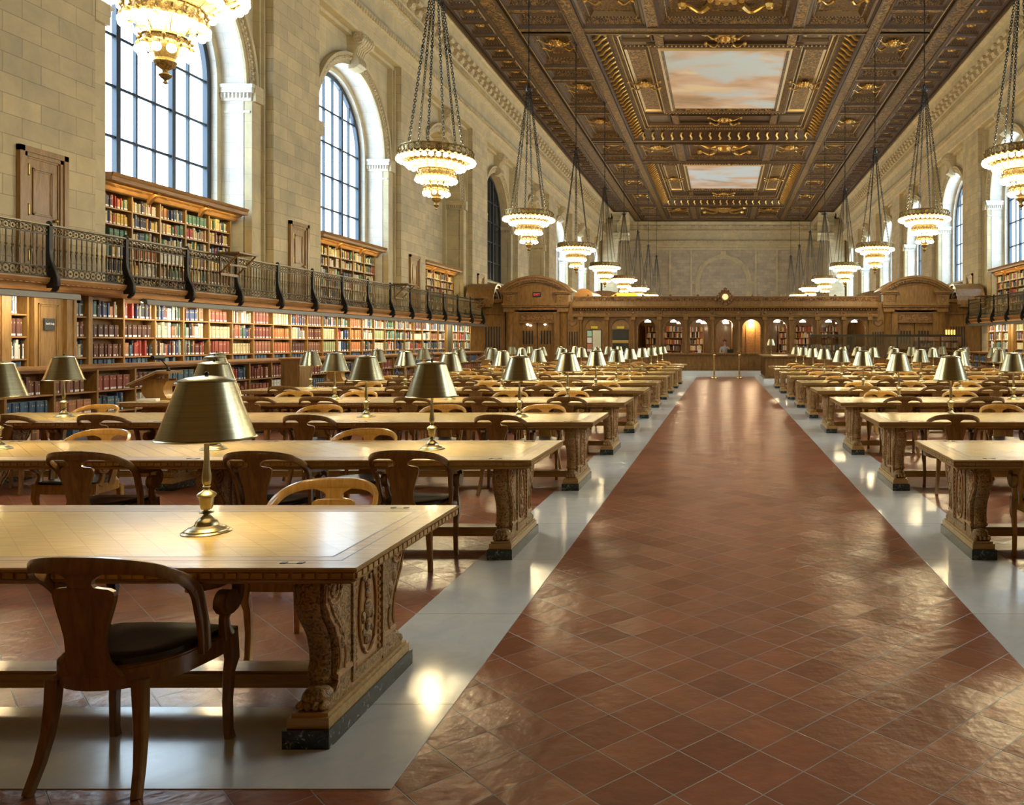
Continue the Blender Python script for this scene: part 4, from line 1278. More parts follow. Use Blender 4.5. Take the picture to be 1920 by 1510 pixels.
        for sx in (-1, 1):
            c = (.335, .615); pts = []
            for i in range(34):
                t = i / 33; r = .074 * (1 - .82 * t); a = pi * .4 + t * 2 * pi * 2.1
                pts.append((sx * .062, q * (c[0] + r * cos(a)), c[1] + r * sin(a)))
            mb.sweep(pts, .014, .016, oak, n=6)
            edge = [(sx * .062, q * (a - .012), z) for a, z in P[3:11]]
            mb.sweep(edge, .014, .014, oak, n=6)
            edge = [(sx * .062, q * (a - .05 - .02 * k_ / 7), z) for k_, (a, z) in enumerate(P[4:12])]
            mb.sweep(edge, .012, .012, oak, n=6)
            for (a, z, r) in ((.30, .50, .03), (.262, .44, .028), (.25, .37, .024)):
                mb.ball((sx * .058, q * a, z), r, carv, 8, 5, (.4, 1, 1.4))
            mb.sweep([(sx * .06, q * .17, .24), (sx * .06, q * .31, .24)], .03, .018, oak, ref=(0, 0, 1), n=6)
        mb.ball((0, q * .345, .175), .062, carv, 12, 8, (1.05, .95, .75))
        for j in (-1.5, -.5, .5, 1.5):
            mb.ball((j * .032, q * .39, .155), .024, carv, 8, 5, (.8, 1.1, .9))
    base = MB(); base.box(-.095, .095, -.45, .45, 0.003, .078, M['marble_black'])
    sm, bm_ = mb.mesh('support'), base.mesh('marble_base')
    for x in (-3.37, -1.12, 1.12, 3.37):
        sp = bpy.data.objects.new('support', sm); COL.objects.link(sp); sp.parent = o; sp.location = (x, 0, 0)
        bb = bpy.data.objects.new('marble_base', bm_); COL.objects.link(bb); bb.parent = sp
        bb['label'] = 'dark green veined marble base block'
    return proto(o)
table0 = make_table()
tables = []
for s in (-1, 1):
    for k in range(0 if s < 0 else 1, 11 if s < 0 else 10):
        t = table0 if not tables else copy_tree(table0)
        t.location = (s * TX, 3.17 + TW / 2 + 2.9 * k, 0)
        row = k + 1 if s < 0 else k
        t['label'] = 'long carved oak reading table, %s from front in %s block' % (ORD[row], 'left' if s < 0 else 'right')
        t['category'] = 'table'; t['group'] = 'oak reading tables'
        tables.append((t, s, k))

# ------------------------------------------------------------------ armchairs
def make_chair(wm, name):
    o = empty(name)
    # bent back rail
    half = [(0, -.30, .843), (.09, -.297, .842), (.17, -.280, .835), (.232, -.240, .815), (.268, -.185, .780), (.280, -.120, .735), (.278, -.070, .680), (.268, -.035, .600), (.264, -.010, .520), (.255, .010, .430)]
    pts = [(-x, y, z) for x, y, z in reversed(half[1:])] + half
    Wd = [.026] * len(pts)
    hh = [.062, .060, .052, .046, .044, .044, .046, .048, .052, .058]
    H = list(reversed(hh[1:])) + hh
    refs = []
    for (x, y, z) in pts:
        v = Vector((x, (y + .02) * 1.0, 0)); v = v if v.length > .01 else Vector((0, -1, 0)); refs.append(tuple(v.normalized()))
    # refine by Catmull-Rom
    def cr(P, n=3):
        out = []
        for i in range(len(P) - 1):
            p0 = Vector(P[max(i - 1, 0)]); p1 = Vector(P[i]); p2 = Vector(P[i + 1]); p3 = Vector(P[min(i + 2, len(P) - 1)])
            for j in range(n):
                t = j / n
                out.append(tuple(.5 * ((2 * p1) + (p2 - p0) * t + (2 * p0 - 5 * p1 + 4 * p2 - p3) * t * t + (3 * p1 - p0 - 3 * p2 + p3) * t ** 3)))
        out.append(tuple(P[-1])); return out
    comb = [tuple(p) for p in pts]
    P2 = cr(comb); R2_ = cr(refs); HW = cr([(w, h, 0) for w, h in zip(Wd, H)])
    mb = MB(); mb.sweep(P2, [q[0] for q in HW], [q[1] for q in HW], wm, refs=R2_, power='rect')
    mb.build('back_rail', o)
    # vase splat
    mb = MB()
    prof = [(.425, .125), (.45, .108), (.48, .085), (.52, .074), (.57, .076), (.62, .088), (.67, .104), (.705, .114), (.728, .118), (.743, .114), (.753, .098), (.757, .072), (.761, .050), (.772, .043), (.787, .046), (.800, .064), (.818, .105)]
    def sy(z): return -.250 - .03 * ((z - .43) / .40) - .012
    for (a, ha), (b, hb) in zip(prof, prof[1:]):
        cv = lambda h: .010 * (h / .1) ** 2
        for zz in ((a, ha, b, hb),):
            for f, off in ((0, -.009), (1, .009)):
                mb.add([(-ha, sy(a) + off + cv(ha), a), (0, sy(a) + off, a), (ha, sy(a) + off + cv(ha), a), (-hb, sy(b) + off + cv(hb), b), (0, sy(b) + off, b), (hb, sy(b) + off + cv(hb), b)], [(0, 1, 4, 3), (1, 2, 5, 4)], wm)
            for q in (-1, 1):
                mb.quad((q * ha, sy(a) - .009 + cv(ha), a), (q * ha, sy(a) + .009 + cv(ha), a), (q * hb, sy(b) + .009 + cv(hb), b), (q * hb, sy(b) - .009 + cv(hb), b), wm)
    mb.build('splat', o)
    # seat frame (horseshoe) and leather pad
    out = [(.25 * sin(a), -.02 - .245 * cos(a)) for a in [pi * i / 16 - pi / 2 for i in range(17)]]
    outl = out + [(.262, .08), (.262, .19), (.15, .205), (0, .21), (-.15, .205), (-.262, .19), (-.262, .08)]
    mb = MB(); mb.prism(outl, 'z', .375, .445, wm)
    mb.prism([(x * .975, y * .975) for x, y in outl], 'z', .445, .452, wm)
    mb.build('seat_frame', o)
    mb = MB(); rings = []
    n = len(outl); vs = []; fs = []
    for sc, z in ((.90, .450), (.88, .470), (.80, .478), (.45, .468)):
        vs += [(x * sc, (y + .01) * sc, z) for x, y in outl]
    vs.append((0, 0, .463))
    for j in range(3):
        for i in range(n):
            k = (i + 1) % n; fs.append((j * n + i, j * n + k, (j + 1) * n + k, (j + 1) * n + i))
    for i in range(n): fs.append((3 * n + i, 3 * n + (i + 1) % n, 4 * n))
    mb.add(vs, fs, M['leather']); mb.build('seat', o)
    # legs
    for q in (-1, 1):
        mb = MB()
        mb.sweep([(q * .165, -.215, .40), (q * .170, -.218, .30), (q * .178, -.228, .20), (q * .190, -.250, .10), (q * .205, -.285, 0)], [.050, .046, .040, .035, .032], [.046, .042, .036, .032, .030], wm, ref=(1, 0, 0), power='rect')
        mb.build('leg', o)
        mb = MB()
        mb.sweep([(q * .245, .175, .46), (q * .246, .178, .40), (q * .248, .186, .33), (q * .245, .172, .28), (q * .243, .165, .16), (q * .245, .168, .04), (q * .247, .176, 0)], [.048, .05, .044, .036, .032, .03, .034], [.05, .052, .05, .038, .034, .032, .036], wm, ref=(1, 0, 0), power='rect')
        mb.build('leg', o)
        # arm with scroll and its post
        mb = MB()
        A = [(q * .272, -.10, .705), (q * .272, -.03, .692), (q * .272, .05, .680), (q * .272, .11, .680), (q * .272, .158, .670), (q * .272, .188, .638), (q * .272, .186, .592), (q * .272, .155, .556), (q * .272, .105, .548), (q * .272, .068, .580), (q * .272, .080, .622), (q * .272, .115, .625)]
        A = cr(A, 2); L = len(A)
        mb.sweep(A, .040, [.034 - .010 * (i / L) for i in range(L)], wm, ref=(1, 0, 0), power='rect')
        mb.sweep([(q * .246, .115, .592), (q * .298, .115, .592)], .092, .092, wm, n=14)
        mb.sweep([(q * .268, .125, .56), (q * .264, .112, .52), (q * .260, .122, .48), (q * .256, .14, .44)], [.034, .03, .034, .04], [.05, .036, .04, .06], wm, ref=(1, 0, 0), power='rect')
        mb.build('arm', o)
    return proto(o)
ch_shaded = make_chair(M['chair_shaded'], 'armchair'); ch_lit = make_chair(M['chair_lit'], 'armchair')
used = {id(ch_shaded): False, id(ch_lit): False}
SEATS = [2.45, 3.45, 4.70, 5.72, 6.95, 7.95]
near_x = {(-1, 0): [2.45], (-1, 1): [2.45, 3.48, 4.74], (-1, 2): [2.55, 4.62, 6.85, 7.9], (-1, 3): [2.38, 3.6, 4.6, 5.95, 6.85], (-1, 4): [2.4, 3.45, 4.53, 5.9, 6.85, 8.0],
          (1, 1): [2.35, 3.6], (1, 2): [2.38, 3.5, 4.7], (1, 3): [2.45, 3.63, 4.8, 6.9], (1, 4): [2.4, 3.68, 4.7, 5.9]}
far_x = {(-1, 0): [2.34], (-1, 1): [3.3, 5.65], (-1, 2): [2.37, 3.93 - .35, 5.1, 7.9], (-1, 3): [2.54, 3.5, 4.62, 5.9, 6.91], (-1, 4): [2.4, 3.5, 4.7, 5.8, 7.0],
         (1, 1): [2.85, 4.8], (1, 2): [3.32, 4.8], (1, 3): [2.36, 3.6, 5.7], (1, 4): [2.5, 3.5, 4.6]}
n_ch = 0
for t, s, k in tables:
    for side in ('near', 'far'):
        d = near_x if side == 'near' else far_x
        xs = d.get((s, k))
        if xs is None:
            xs = [x + R.uniform(-.08, .10) for x in SEATS if R.random() < .88]
        # one oak: far-side chairs painted front-lit, near ones mostly painted in shade
        rank = 0
        for x in sorted(xs):
            rank += 1
            lit_tone = (side == 'far') or R.random() < .15
            src = ch_lit if lit_tone else ch_shaded
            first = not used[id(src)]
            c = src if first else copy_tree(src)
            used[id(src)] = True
            off = R.uniform(.13, .22)
            if (s, k, side) == (-1, 0, 'near'): off = .10
            yt = 3.17 + 2.9 * k
            if side == 'near': y = yt + off; rz = R.uniform(-.07, .07)
            else: y = yt + TW - off; rz = pi + R.uniform(-.07, .07)
            if (s, k, side) == (-1, 0, 'far'): y = yt + TW + .02
            if (s, k, side) == (-1, 0, 'near'): rz = -0.05
            if (s, k, side) == (-1, 1, 'near') and rank > 1: rz = .0; y -= .08
            c.location = (s * x, y, 0); c.rotation_euler = (0, 0, rz)
            row = k + 1 if s < 0 else k
            c['label'] = '%s oak armchair, %s side of %s %s table, %s from aisle' % ('light' if lit_tone else 'dark', side, ORD[row], 'left' if s < 0 else 'right', ORD[rank])
            c['category'] = 'chair'; c['group'] = 'oak armchairs along the reading tables'
            n_ch += 1

# ------------------------------------------------------------------ table lamps
def make_lamp():
    o = empty('table_lamp')
    SX = Matrix.Diagonal((.86, .86, 1, 1))
    bs = M['brass_stem']
    mb = MB(SX)
    mb.lathe([(.0, 0), (.117, 0), (.119, .004), (.112, .008), (.106, .010), (.104, .014), (.094, .017), (.090, .022), (.078, .026), (.058, .034), (.054, .042), (.050, .052), (.036, .060), (.030, .066)], (0, 0, 0), bs, 40)
    mb.build('base', o)
    mb = MB(SX)
    mb.lathe([(.030, .066), (.026, .072), (.018, .078), (.016, .084), (.034, .089), (.036, .092), (.018, .097), (.015, .103), (.026, .106), (.027, .110), (.030, .114), (.033, .14), (.036, .158), (.046, .166), (.047, .172), (.040, .180), (.024, .188), (.014, .195), (.013, .202), (.018, .205), (.019, .209), (.014, .213), (.020, .222), (.023, .236), (.023, .250), (.020, .275), (.015, .310), (.0125, .345), (.012, .40), (.011, .43), (.010, .67), (.013, .69)], (0, 0, 0), bs, 28)
    mb.build('stem', o)
    sh = MB(SX)
    outer = [(.236, .424), (.240, .428), (.236, .432), (.229, .434), (.130, .685), (.134, .688), (.134, .692), (.128, .695), (.095, .705), (.055, .710), (.012, .714)]
    sh.lathe(outer, (0, 0, 0), M['brass'], 64)
    sh.lathe([(.234, .425), (.226, .434), (.127, .683), (.010, .708)], (0, 0, 0), M['shade_in'], 48)
    so = sh.build('shade', o)
    mb = MB(SX); mb.ball((0, 0, .722), .011, M['black'], 10, 6); mb.lathe([(.006, .712), (.006, .72)], (0, 0, 0), bs, 8); mb.build('finial', so)
    mb = MB(SX); mb.ball((.04, 0, .53), .03, M['bulb'], 10, 7, (1, 1, 1.3)); mb.ball((-.04, 0, .53), .03, M['bulb'], 10, 7, (1, 1, 1.3)); mb.build('bulb', o)
    mb = MB(SX); mb.sweep([(-.04, 0, .565), (.04, 0, .565)], .014, .014, bs, n=6); mb.sweep([(.0, .012, .48), (.0, .03, .45), (0, .03, .40)], .004, .004, bs, n=5); mb.build('socket', o)
    return proto(o)
lamp0 = make_lamp(); first = True
lamp_light = None
for t, s, k in tables:
    for i, x in enumerate((2.50, 4.26, 6.02, 7.78)):
        l = lamp0 if first else copy_tree(lamp0); first = False
        y = 3.17 + TW / 2 + 2.9 * k + R.uniform(-.02, .02)
        l.location = (s * (x + (R.uniform(-.03, .03) if k > 1 else 0)), y, .7802); l.rotation_euler = (0, 0, R.uniform(-.3, .3))
        row = k + 1 if s < 0 else k
        l['label'] = 'brass table lamp on the %s %s reading table, %s lamp from the aisle' % (ORD[row], 'left' if s < 0 else 'right', ORD[i + 1])
        l['category'] = 'lamp'; l['group'] = 'brass table lamps on the reading tables'
        if lamp_light is None:
            lamp_light = bpy.data.lights.new('lamp_light', 'POINT'); lamp_light.energy = 9; lamp_light.color = (1, .74, .38); lamp_light.shadow_soft_size = .05
        q = bpy.data.objects.new('lamp_light', lamp_light); COL.objects.link(q); q.location = (l.location.x, l.location.y, 1.27)

# ------------------------------------------------------------------ chandeliers
def make_chandelier():
    o = empty('chandelier')
    g = M['gilt']
    def tier(r, z, h, n, gr, name, flat=.0):
        mb = MB()
        mb.lathe([(r - .05, h), (r + .015, h), (r + .02, h - .02), (r, h - .03), (r - .005, .05), (r + .02, .03), (r + .03, .01), (r + .0, -.01), (r - .05, 0), (r - .05, h)], (0, 0, z), g, 48)
        k = n
        for i in range(k):
            a = 2 * pi * i / k
            cx, cy_ = (r + .03) * cos(a), (r + .03) * sin(a)
            mb.lathe([(.012, .03), (.030, .01), (.040, -.025), (.036, -.03), (.01, -.03)], (cx, cy_, z), g, 6)
            a2 = a + pi / k
            X = lambda q: (q * cos(a2), q * sin(a2))
            mb.sweep([(*X(r + .005), z + h * .85), (*X(r + .045), z + h * .6), (*X(r + .02), z + h * .3), (*X(r + .05), z + .02)], .025, .02, g, n=5)
            mb.ball((*X(r + .04), z + h * .62), .022, g, 5, 4)
        b = mb.build(name, o)
        return [((r + .03) * cos(2 * pi * i / k), (r + .03) * sin(2 * pi * i / k), z - .03 - gr * .9, gr) for i in range(k)]
    G = []
    G += tier(.78, 0, .20, 34, .056, 'top_ring')
    G += tier(.57, -.14, .08, 22, .054, 'middle_ring')
    G += tier(.385, -.44, .17, 18, .052, 'lower_ring')
    G += tier(.225, -.74, .12, 11, .052, 'bottom_ring')
    gm = {}
    for r in (.056, .054, .052):
        q = MB(); q.ball((0, 0, 0), r, M['globe'], 12, 8); gm[r] = q.mesh('globe')
    for x, y, z, r in G:
        e = bpy.data.objects.new('globe', gm[r]); COL.objects.link(e); e.parent = o; e.location = (x, y, z)
    mb = MB()
    mb.lathe([(.0, -1.18), (.03, -1.16), (.012, -1.13), (.05, -1.10), (.07, -1.07), (.03, -1.04), (.035, -1.01), (.09, -.97), (.12, -.92), (.10, -.88), (.14, -.80), (.22, -.76)], (0, 0, 0), g, 20)
    mb.build('finial', o)
    mb = MB()
    for r0, z0, r1, z1, n in ((.57, -.12, .75, .02, 8), (.38, -.30, .55, -.10, 8), (.22, -.62, .36, -.42, 8), (0, .02, .76, .02, 4)):
        for i in range(n):
            a = 2 * pi * (i + .5) / n
            mb.sweep([(r0 * cos(a), r0 * sin(a), z0), (r1 * cos(a), r1 * sin(a), z1)], .02, .02, M['gilt'], n=5)
    mb.sweep([(0, 0, -.80), (0, 0, .05)], .04, .04, M['gilt'], n=6)
    mb.build('spokes', o)
    # six chains rising to a crown, then a single stem
    link = []
    n = 8
    for i in range(n):
        a = 2 * pi * i / n; link.append((.026 * cos(a), 0, .046 * sin(a)))
    top = 4.25
    chain_m = MB()
    a0 = Vector((.60, 0, .2)); a1 = Vector((.05, 0, top)); L = (a1 - a0).length; d = (a1 - a0).normalized()
    q = Vector((0, 0, 1)).rotation_difference(d)
    k = int(L / .062)
    for i in range(k):
        c = a0 + d * (i + .5) * L / k
        Rm = q.to_matrix() @ Matrix.Rotation(pi / 2 * (i % 2), 3, 'Z')
        pts = [tuple(c + Rm @ Vector(p)) for p in link]; pts.append(pts[0])
        chain_m.sweep(pts, .018, .018, M['chain'], n=4, caps=False)
    c = a0 + d * L * .55
    chain_m.ball(tuple(c), .045, M['chain'], 8, 5, (1, 1, .6)); chain_m.ball(tuple(c), .02, M['chain'], 6, 4, (1, 1, 3.5))
    cm_ = chain_m.mesh('chain')
    for i in range(6):
        e = bpy.data.objects.new('chain', cm_); COL.objects.link(e); e.parent = o; e.rotation_euler = (0, 0, pi / 3 * i + .26)
    mb = MB()
    mb.lathe([(.02, top - .08), (.10, top - .02), (.12, top + .05), (.06, top + .08), (.03, top + .2), (.02, top + .22)], (0, 0, 0), M['chain'], 10)
    for i in range(6):
        a = pi / 3 * i
        mb.sweep([(.05 * cos(a), .05 * sin(a), top), (.15 * cos(a), .15 * sin(a), top + .03), (.17 * cos(a), .17 * sin(a), top + .11)], .03, .03, M['chain'], n=5)
    mb.build('crown', o)
    mb = MB(); mb.sweep([(0, 0, top + .2), (0, 0, 9.12)], .034, .034, M['chain'], n=6)
    for z in range(16): mb.ball((0, 0, top + .4 + z * .3), .032, M['chain'], 6, 4, (1, 1, 2))
    mb.lathe([(.14, 9.08), (.08, 9.0), (.03, 8.95)], (0, 0, 0), M['chain'], 8)
    mb.build('stem', o)
    return proto(o)
chan0 = make_chandelier(); first = True
for s in (-1, 1):
    for n in range(9):
        y = 9.75 + B * n - (.15 if n == 0 else 0)
        if s > 0 and n == 0: 
            pass
        c = chan0 if first else copy_tree(chan0); first = False
        c.location = (s * 6.62, y, 5.82); c.rotation_euler = (0, 0, R.uniform(0, 1))
        rank = n + 1 if s < 0 else n
        c['label'] = 'gilded tiered globe chandelier on chains, %s nearest in %s row' % (ORD[max(rank, 1)] if rank > 1 else 'very', 'left' if s < 0 else 'right') if not (s > 0 and n == 0) else 'gilded tiered globe chandelier at the near end of right row, out of view'
        c['category'] = 'chandelier'; c['group'] = 'gilded globe chandeliers'
        light('chandelier_light', 'POINT', (s * 6.66, y, 5.52), CHAN_W, CHAN_COL, shadow_soft_size=.5)
# ------------------------------------------------------------------ lecterns with arm lamps on the tables' far ends
def make_lectern():
    o = empty('table_lectern')
    mb = MB(); ok = M['case']
    mb.box(-.22, .22, -.17, .17, 0, .02, ok)
    n = 14
    arc = [(-.14 + .0, .02)] + [(-.13 - .05 * sin(pi * i / n), .02 + .27 * i / n) for i in range(n + 1)]
    # barrel body: curved front and back, between two cheeks
    pr = [(-.12, .02)] + [(-.12 - .07 * sin(pi * i / n) + .0, .02 + .26 * i / n) for i in range(n + 1)] + [(.16, .28)] + [(.16 - .05 * sin(pi * i / n), .28 - .26 * i / n) for i in range(n + 1)]
    mb.prism([(x, z) for x, z in pr], 'y', -.14, .14, ok)
    mb.build('body', o)
    mb = MB()
    for y in (-.13, .13): mb.box(-.16, .18, y - .012, y + .012, .28, .31, ok)
    mb.prism([(-.36, .20), (-.36, .225), (.06, .43), (.22, .43), (.22, .40), (.06, .40)], 'y', -.24, .24, ok)
    mb.build('sloping_top', o)
    mb = MB(); mb.prism([(-.355, .235), (-.355, .245), (.05, .445), (.05, .435)], 'y', -.22, .22, M['paper']); mb.build('paper_sheet', o, label='white sheet on the slope')
    mb = MB()
    mb.sweep([(.12, .0, .43), (.10, 0, .50), (.02, 0, .60), (-.02, 0, .62)], .018, .018, M['black'], n=6); mb.ball((.12, 0, .44), .03, M['black'], 8, 5)
    mb.build('lamp_arm', o)
    mb = MB(); mb.sweep([(-.03, -.16, .63), (-.03, .16, .63)], .075, .06, M['iron'], n=12); mb.build('lamp_head', o)
    return proto(o)
lec = make_lectern(); first = True
for k, lb in ((3, 'fourth'), (5, 'sixth'), (7, 'eighth'), (9, 'tenth')):
    o = lec if first else copy_tree(lec); first = False
    o.location = (-8.68, 3.17 + 2.9 * k + .66, .7802); o.rotation_euler = (0, 0, .18)
    o['label'] = 'small oak lectern with black arm lamp at far end of %s left table' % lb
    o['category'] = 'lectern'; o['group'] = 'lecterns on the left tables'
# stray papers and book at the fourth table's end
mb = MB()
mb.box(-.12, .12, -.09, .09, 0, .03, M['paper']); o = mb.build('paper_stack', label='stack of papers beside the lectern on fourth left table', category='papers'); o.location = (-8.62, 12.2, .7802); o.rotation_euler = (0, 0, .3)

# standing oak cabinet beyond the tables
o = empty('oak_cabinet', (-9.72, 18.3, 0), label='waist-high plain oak cabinet standing before the left counter', category='cabinet')
mb = MB(); mb.box(-.21, .21, 0, .5, .0, 1.26, M['case']); mb.build('body', o)
mb = MB(); mb.box(-.24, .24, -.03, .53, 1.26, 1.29, M['case_h']); mb.build('top', o)
mb = MB()
for a, b, c, d in ((-.17, -.15, .15, 1.15), (.15, .17, .15, 1.15), (-.17, .17, .15, .17), (-.17, .17, 1.13, 1.15)): mb.box(a, b, -.012, 0, c, d, M['case'])
mb.build('panel_moulding', o)

# ------------------------------------------------------------------ oak screen across the room
YS = 39.8
so = empty('catalogue_screen', (0, YS, 0), label='carved oak arcaded screen spanning the hall with a long counter', category='screen')
sc, sv = M['screen'], M['screen_carved']
Tn = Matrix.Identity(4)
XW = 7.3       # arcade half width between the portals
def part(mb, name, par=so, **kw): return mb.build(name, par, **kw)
mb = MB(); mb.box(-XW - .15, XW + .15, -.32, .5, 0, .28, M['marble']); part(mb, 'marble_plinth', label='pale marble plinth')
mb = MB(); mb.box(-XW, XW, -.22, .4, .28, 1.02, sc)
for k in range(-6, 6):
    a = k * 1.26 + .12; b = a + 1.02
    for x0, x1, z0, z1 in ((a, b, .36, .39), (a, b, .88, .91), (a, a + .03, .36, .91), (b - .03, b, .36, .91)): mb.box(x0, x1, -.245, -.22, z0, z1, sc)
part(mb, 'panelled_base')
mb = MB()
for (y, z0, z1) in ((-.27, 1.0, 1.03), (-.30, 1.03, 1.06), (-.34, 1.06, 1.13)): mb.box(-XW, XW, y, .42, z0, z1, sc)
part(mb, 'counter')
# arcade wall: arches k = -5..5, half width .46, spring 2.34
rA, zA = .44, 2.30
mb = MB()
for k in range(-5, 6):
    xc = 1.26 * k
    for y in (-.06, .14):
        P = arcpts(xc, rA, zA, 16)
        for (xa, za), (xb, zb) in zip(P, P[1:]):
            mb.quad((xa, y, za), (xb, y, zb), (xb, y, 2.86), (xa, y, 2.86), sc)
        mb.quad((xc - .63, y, 1.13), (xc - rA, y, 1.13), (xc - rA, y, 2.86), (xc - .63, y, 2.86), sc)
        mb.quad((xc + rA, y, 1.13), (xc + .63, y, 1.13), (xc + .63, y, 2.86), (xc + rA, y, 2.86), sc)
    Q = [(xc - rA, 1.13)] + arcpts(xc, rA, zA, 16) + [(xc + rA, 1.13)]
    for (xa, za), (xb, zb) in zip(Q, Q[1:]): mb.quad((xa, -.06, za), (xb, -.06, zb), (xb, .14, zb), (xa, .14, za), sc)
    ar = [(x, -.075, z) for x, z in arcpts(xc, rA + .035, zA, 16)]
    mb.sweep(ar, .03, .05, sc, n=6)
    for q in (-1, 1):
        mb.box(xc + q * (rA + .03) - .045, xc + q * (rA + .03) + .045, -.09, -.05, zA - .06, zA, sc)
part(mb, 'arcade')
for k in range(-6, 6):
    x = 1.26 * k + .63
    mb = MB(); mb.lathe([(.10, 1.13), (.10, 1.19), (.075, 1.22), (.07, 1.5), (.062, 2.62), (.075, 2.66), (.09, 2.70), (.10, 2.72)], (x, -.20, 0), sc, 14); mb.box(x - .11, x + .11, -.31, -.05, 2.72, 2.86, sc)
    part(mb, 'column')
mb = MB()
pr = [(-.10, 2.86), (-.27, 2.87), (-.28, 2.93), (-.16, 2.96), (-.16, 3.17), (-.20, 3.19), (-.36, 3.25), (-.46, 3.29), (-.48, 3.36), (-.20, 3.38), (-.18, 3.62), (.2, 3.62)]
for (ya, za), (yb, zb) in zip(pr, pr[1:]): mb.quad((-XW, ya, za), (XW, ya, za), (XW, yb, zb), (-XW, yb, zb), sc)
mb.box(-XW, XW, -.05, .2, 2.86, 3.6, sc)
i = -XW + .1
while i < XW: mb.box(i, i + .06, -.36, -.20, 3.19, 3.245, sc); i += .13
for k in range(-6, 6):
    x = 1.26 * k + .63
    mb.ball((x, -.22, 3.07), .09, sv, 10, 6, (1, .5, 1)); mb.box(x - .13, x + .13, -.22, -.12, 2.94, 3.19, sc)
part(mb, 'entablature')
mb = MB(); mb.box(-XW, XW, -.16, -.10, 3.40, 3.62, sv); mb.box(-XW, XW, -.17, .0, 3.60, 3.86, sc)
mb.box(-XW, XW, -.20, -.15, 3.62, 3.80, sv)
for k in range(-22, 23):
    x = k * .33
    pts = [(x + .15 * t, -.21, 3.70 + .07 * sin(t * 6.28 * .9 + k % 2 * pi)) for t in [j / 8 * 2 - 1 for j in range(9)]]
    mb.sweep(pts, .035, .035, sv, n=5); mb.ball((x, -.22, 3.71), .04, sv, 6, 4)
    if k % 4 == 0: mb.ball((x, -.1, 3.88), .07, sv, 7, 5)
mb.box(-XW, XW, -.24, .05, 3.80, 3.85, sc)
part(mb, 'carved_crest')
# panels with heart motif and grilles between arcade and portals
for q in (-1, 1):
    mb = MB(); x0, x1 = sorted((q * 6.93, q * 7.75)); mb.box(x0, x1, -.12, .1, .28, 3.6, sc)
    for j in range(5):
        x = x0 + .16 + j * .12
        mb.sweep([(x, -.14, 1.5), (x, -.14, 2.15)], .05, .03, M['black'], ref=(1, 0, 0), power='rect')
    for j in (-1, 1):
        c = (x0 + x1) / 2
        mb.sweep([(c, -.14, 2.40), (c + j * .2, -.15, 2.55), (c + j * .22, -.15, 2.68), (c + j * .1, -.15, 2.72), (c, -.14, 2.62)], .035, .035, sv, n=6)
    part(mb, 'grille_panel')
    mb = MB(); x0, x1 = sorted((q * 10.6, q * 12.3)); mb.box(x0, x1, -.05, .15, 0, 3.55, sc); mb.box(x0, x1, -.2, .2, 3.55, 3.72, sc); mb.box(x0, x1, -.12, .15, 3.0, 3.1, sc)
    for j in range(6):
        x = q * (10.85 + .13 * j); mb.sweep([(x, -.07, 1.3), (x, -.07, 2.4)], .06, .03, M['black'], ref=(1, 0, 0), power='rect')
    part(mb, 'end_panel')
# lit slots in the right end panel, and curved hoods where the galleries meet the screen
for j in range(4):
    mb = MB(); mb.sweep([(0, 0, 0), (0, 0, .26)], .07, .03, plain('amber_glass', (.8, .4, .08), .4, 0, (1, .45, .08), 1.6) if j == 0 else bpy.data.materials['amber_glass'], ref=(1, 0, 0), power='rect')
    q = mb.build('lit_pane', so, label='amber lit glass slot'); q.location = (10.62 + .13 * j, -.10, 1.98)
for s_, lb in ((-1, 'curved dark oak hood where the left gallery meets the screen'), (1, 'curved dark oak hood where the right gallery meets the screen')):
    h = empty('curved_hood', (s_ * 11.7, 40.3, 3.45), label=lb, category='hood')
    mb = MB(); n_ = 16
    for r0, r1, e in ((.62, .80, .50), (.80, .95, .58), (.95, 1.05, .66)):
        for i in range(n_):
            a, b = pi * i / n_, pi * (i + 1) / n_
            mb.add([(x, r * cos(t), r * sin(t)) for x in (-e, e) for r, t in ((r0, a), (r1, a), (r1, b), (r0, b))], [(0, 1, 2, 3), (7, 6, 5, 4), (1, 5, 6, 2), (0, 3, 7, 4)], sc)
    mb.build('arch_moulding', h)
    mb = MB(); mb.box(-.52, .52, -1.05, 1.05, -.12, 0, sc)
    for i in range(4): mb.ball((-s_ * .5, 0, .15 + .14 * i), .12 - .015 * i, sv, 8, 5)
    mb.build('carving', h)
# clock
ck = empty('wall_clock', (0, YS - .27, 3.82), label='round gilt-faced clock in a carved oak scroll frame', category='clock')
mb = MB(Matrix.Rotation(pi / 2, 4, 'X'))
mb.lathe([(.0, .05), (.14, .05), (.17, .09), (.22, .09), (.26, .04), (.30, 0), (.0, 0)], (0, 0, 0), sc, 28)
for i in range(12):
    a = 2 * pi * i / 12; r = .31 if i % 3 else .35
    mb.ball((r * cos(a), r * sin(a), .03), .07 if i % 3 else .10, sv, 8, 5, (1, 1, .6))
mb.build('frame', ck)
mb = MB(Matrix.Rotation(pi / 2, 4, 'X')); mb.lathe([(0, .07), (.145, .07), (.145, .05)], (0, 0, 0), plain('clock_dial', (.85, .75, .4), .4, 0, (1, .8, .35), .35), 28); fc = mb.build('dial', ck)
mb = MB(Matrix.Rotation(pi / 2, 4, 'X')); mb.sweep([(0, 0, .078), (.05, .05, .078)], .014, .006, M['black'], n=4); mb.sweep([(0, 0, .08), (.10, -.03, .08)], .01, .006, M['black'], n=4)
for i in range(12):
    a = 2 * pi * i / 12; mb.cbox((.12 * cos(a), .12 * sin(a), .073), (.02, .02, .004), M['black'])
mb.build('hands', ck)

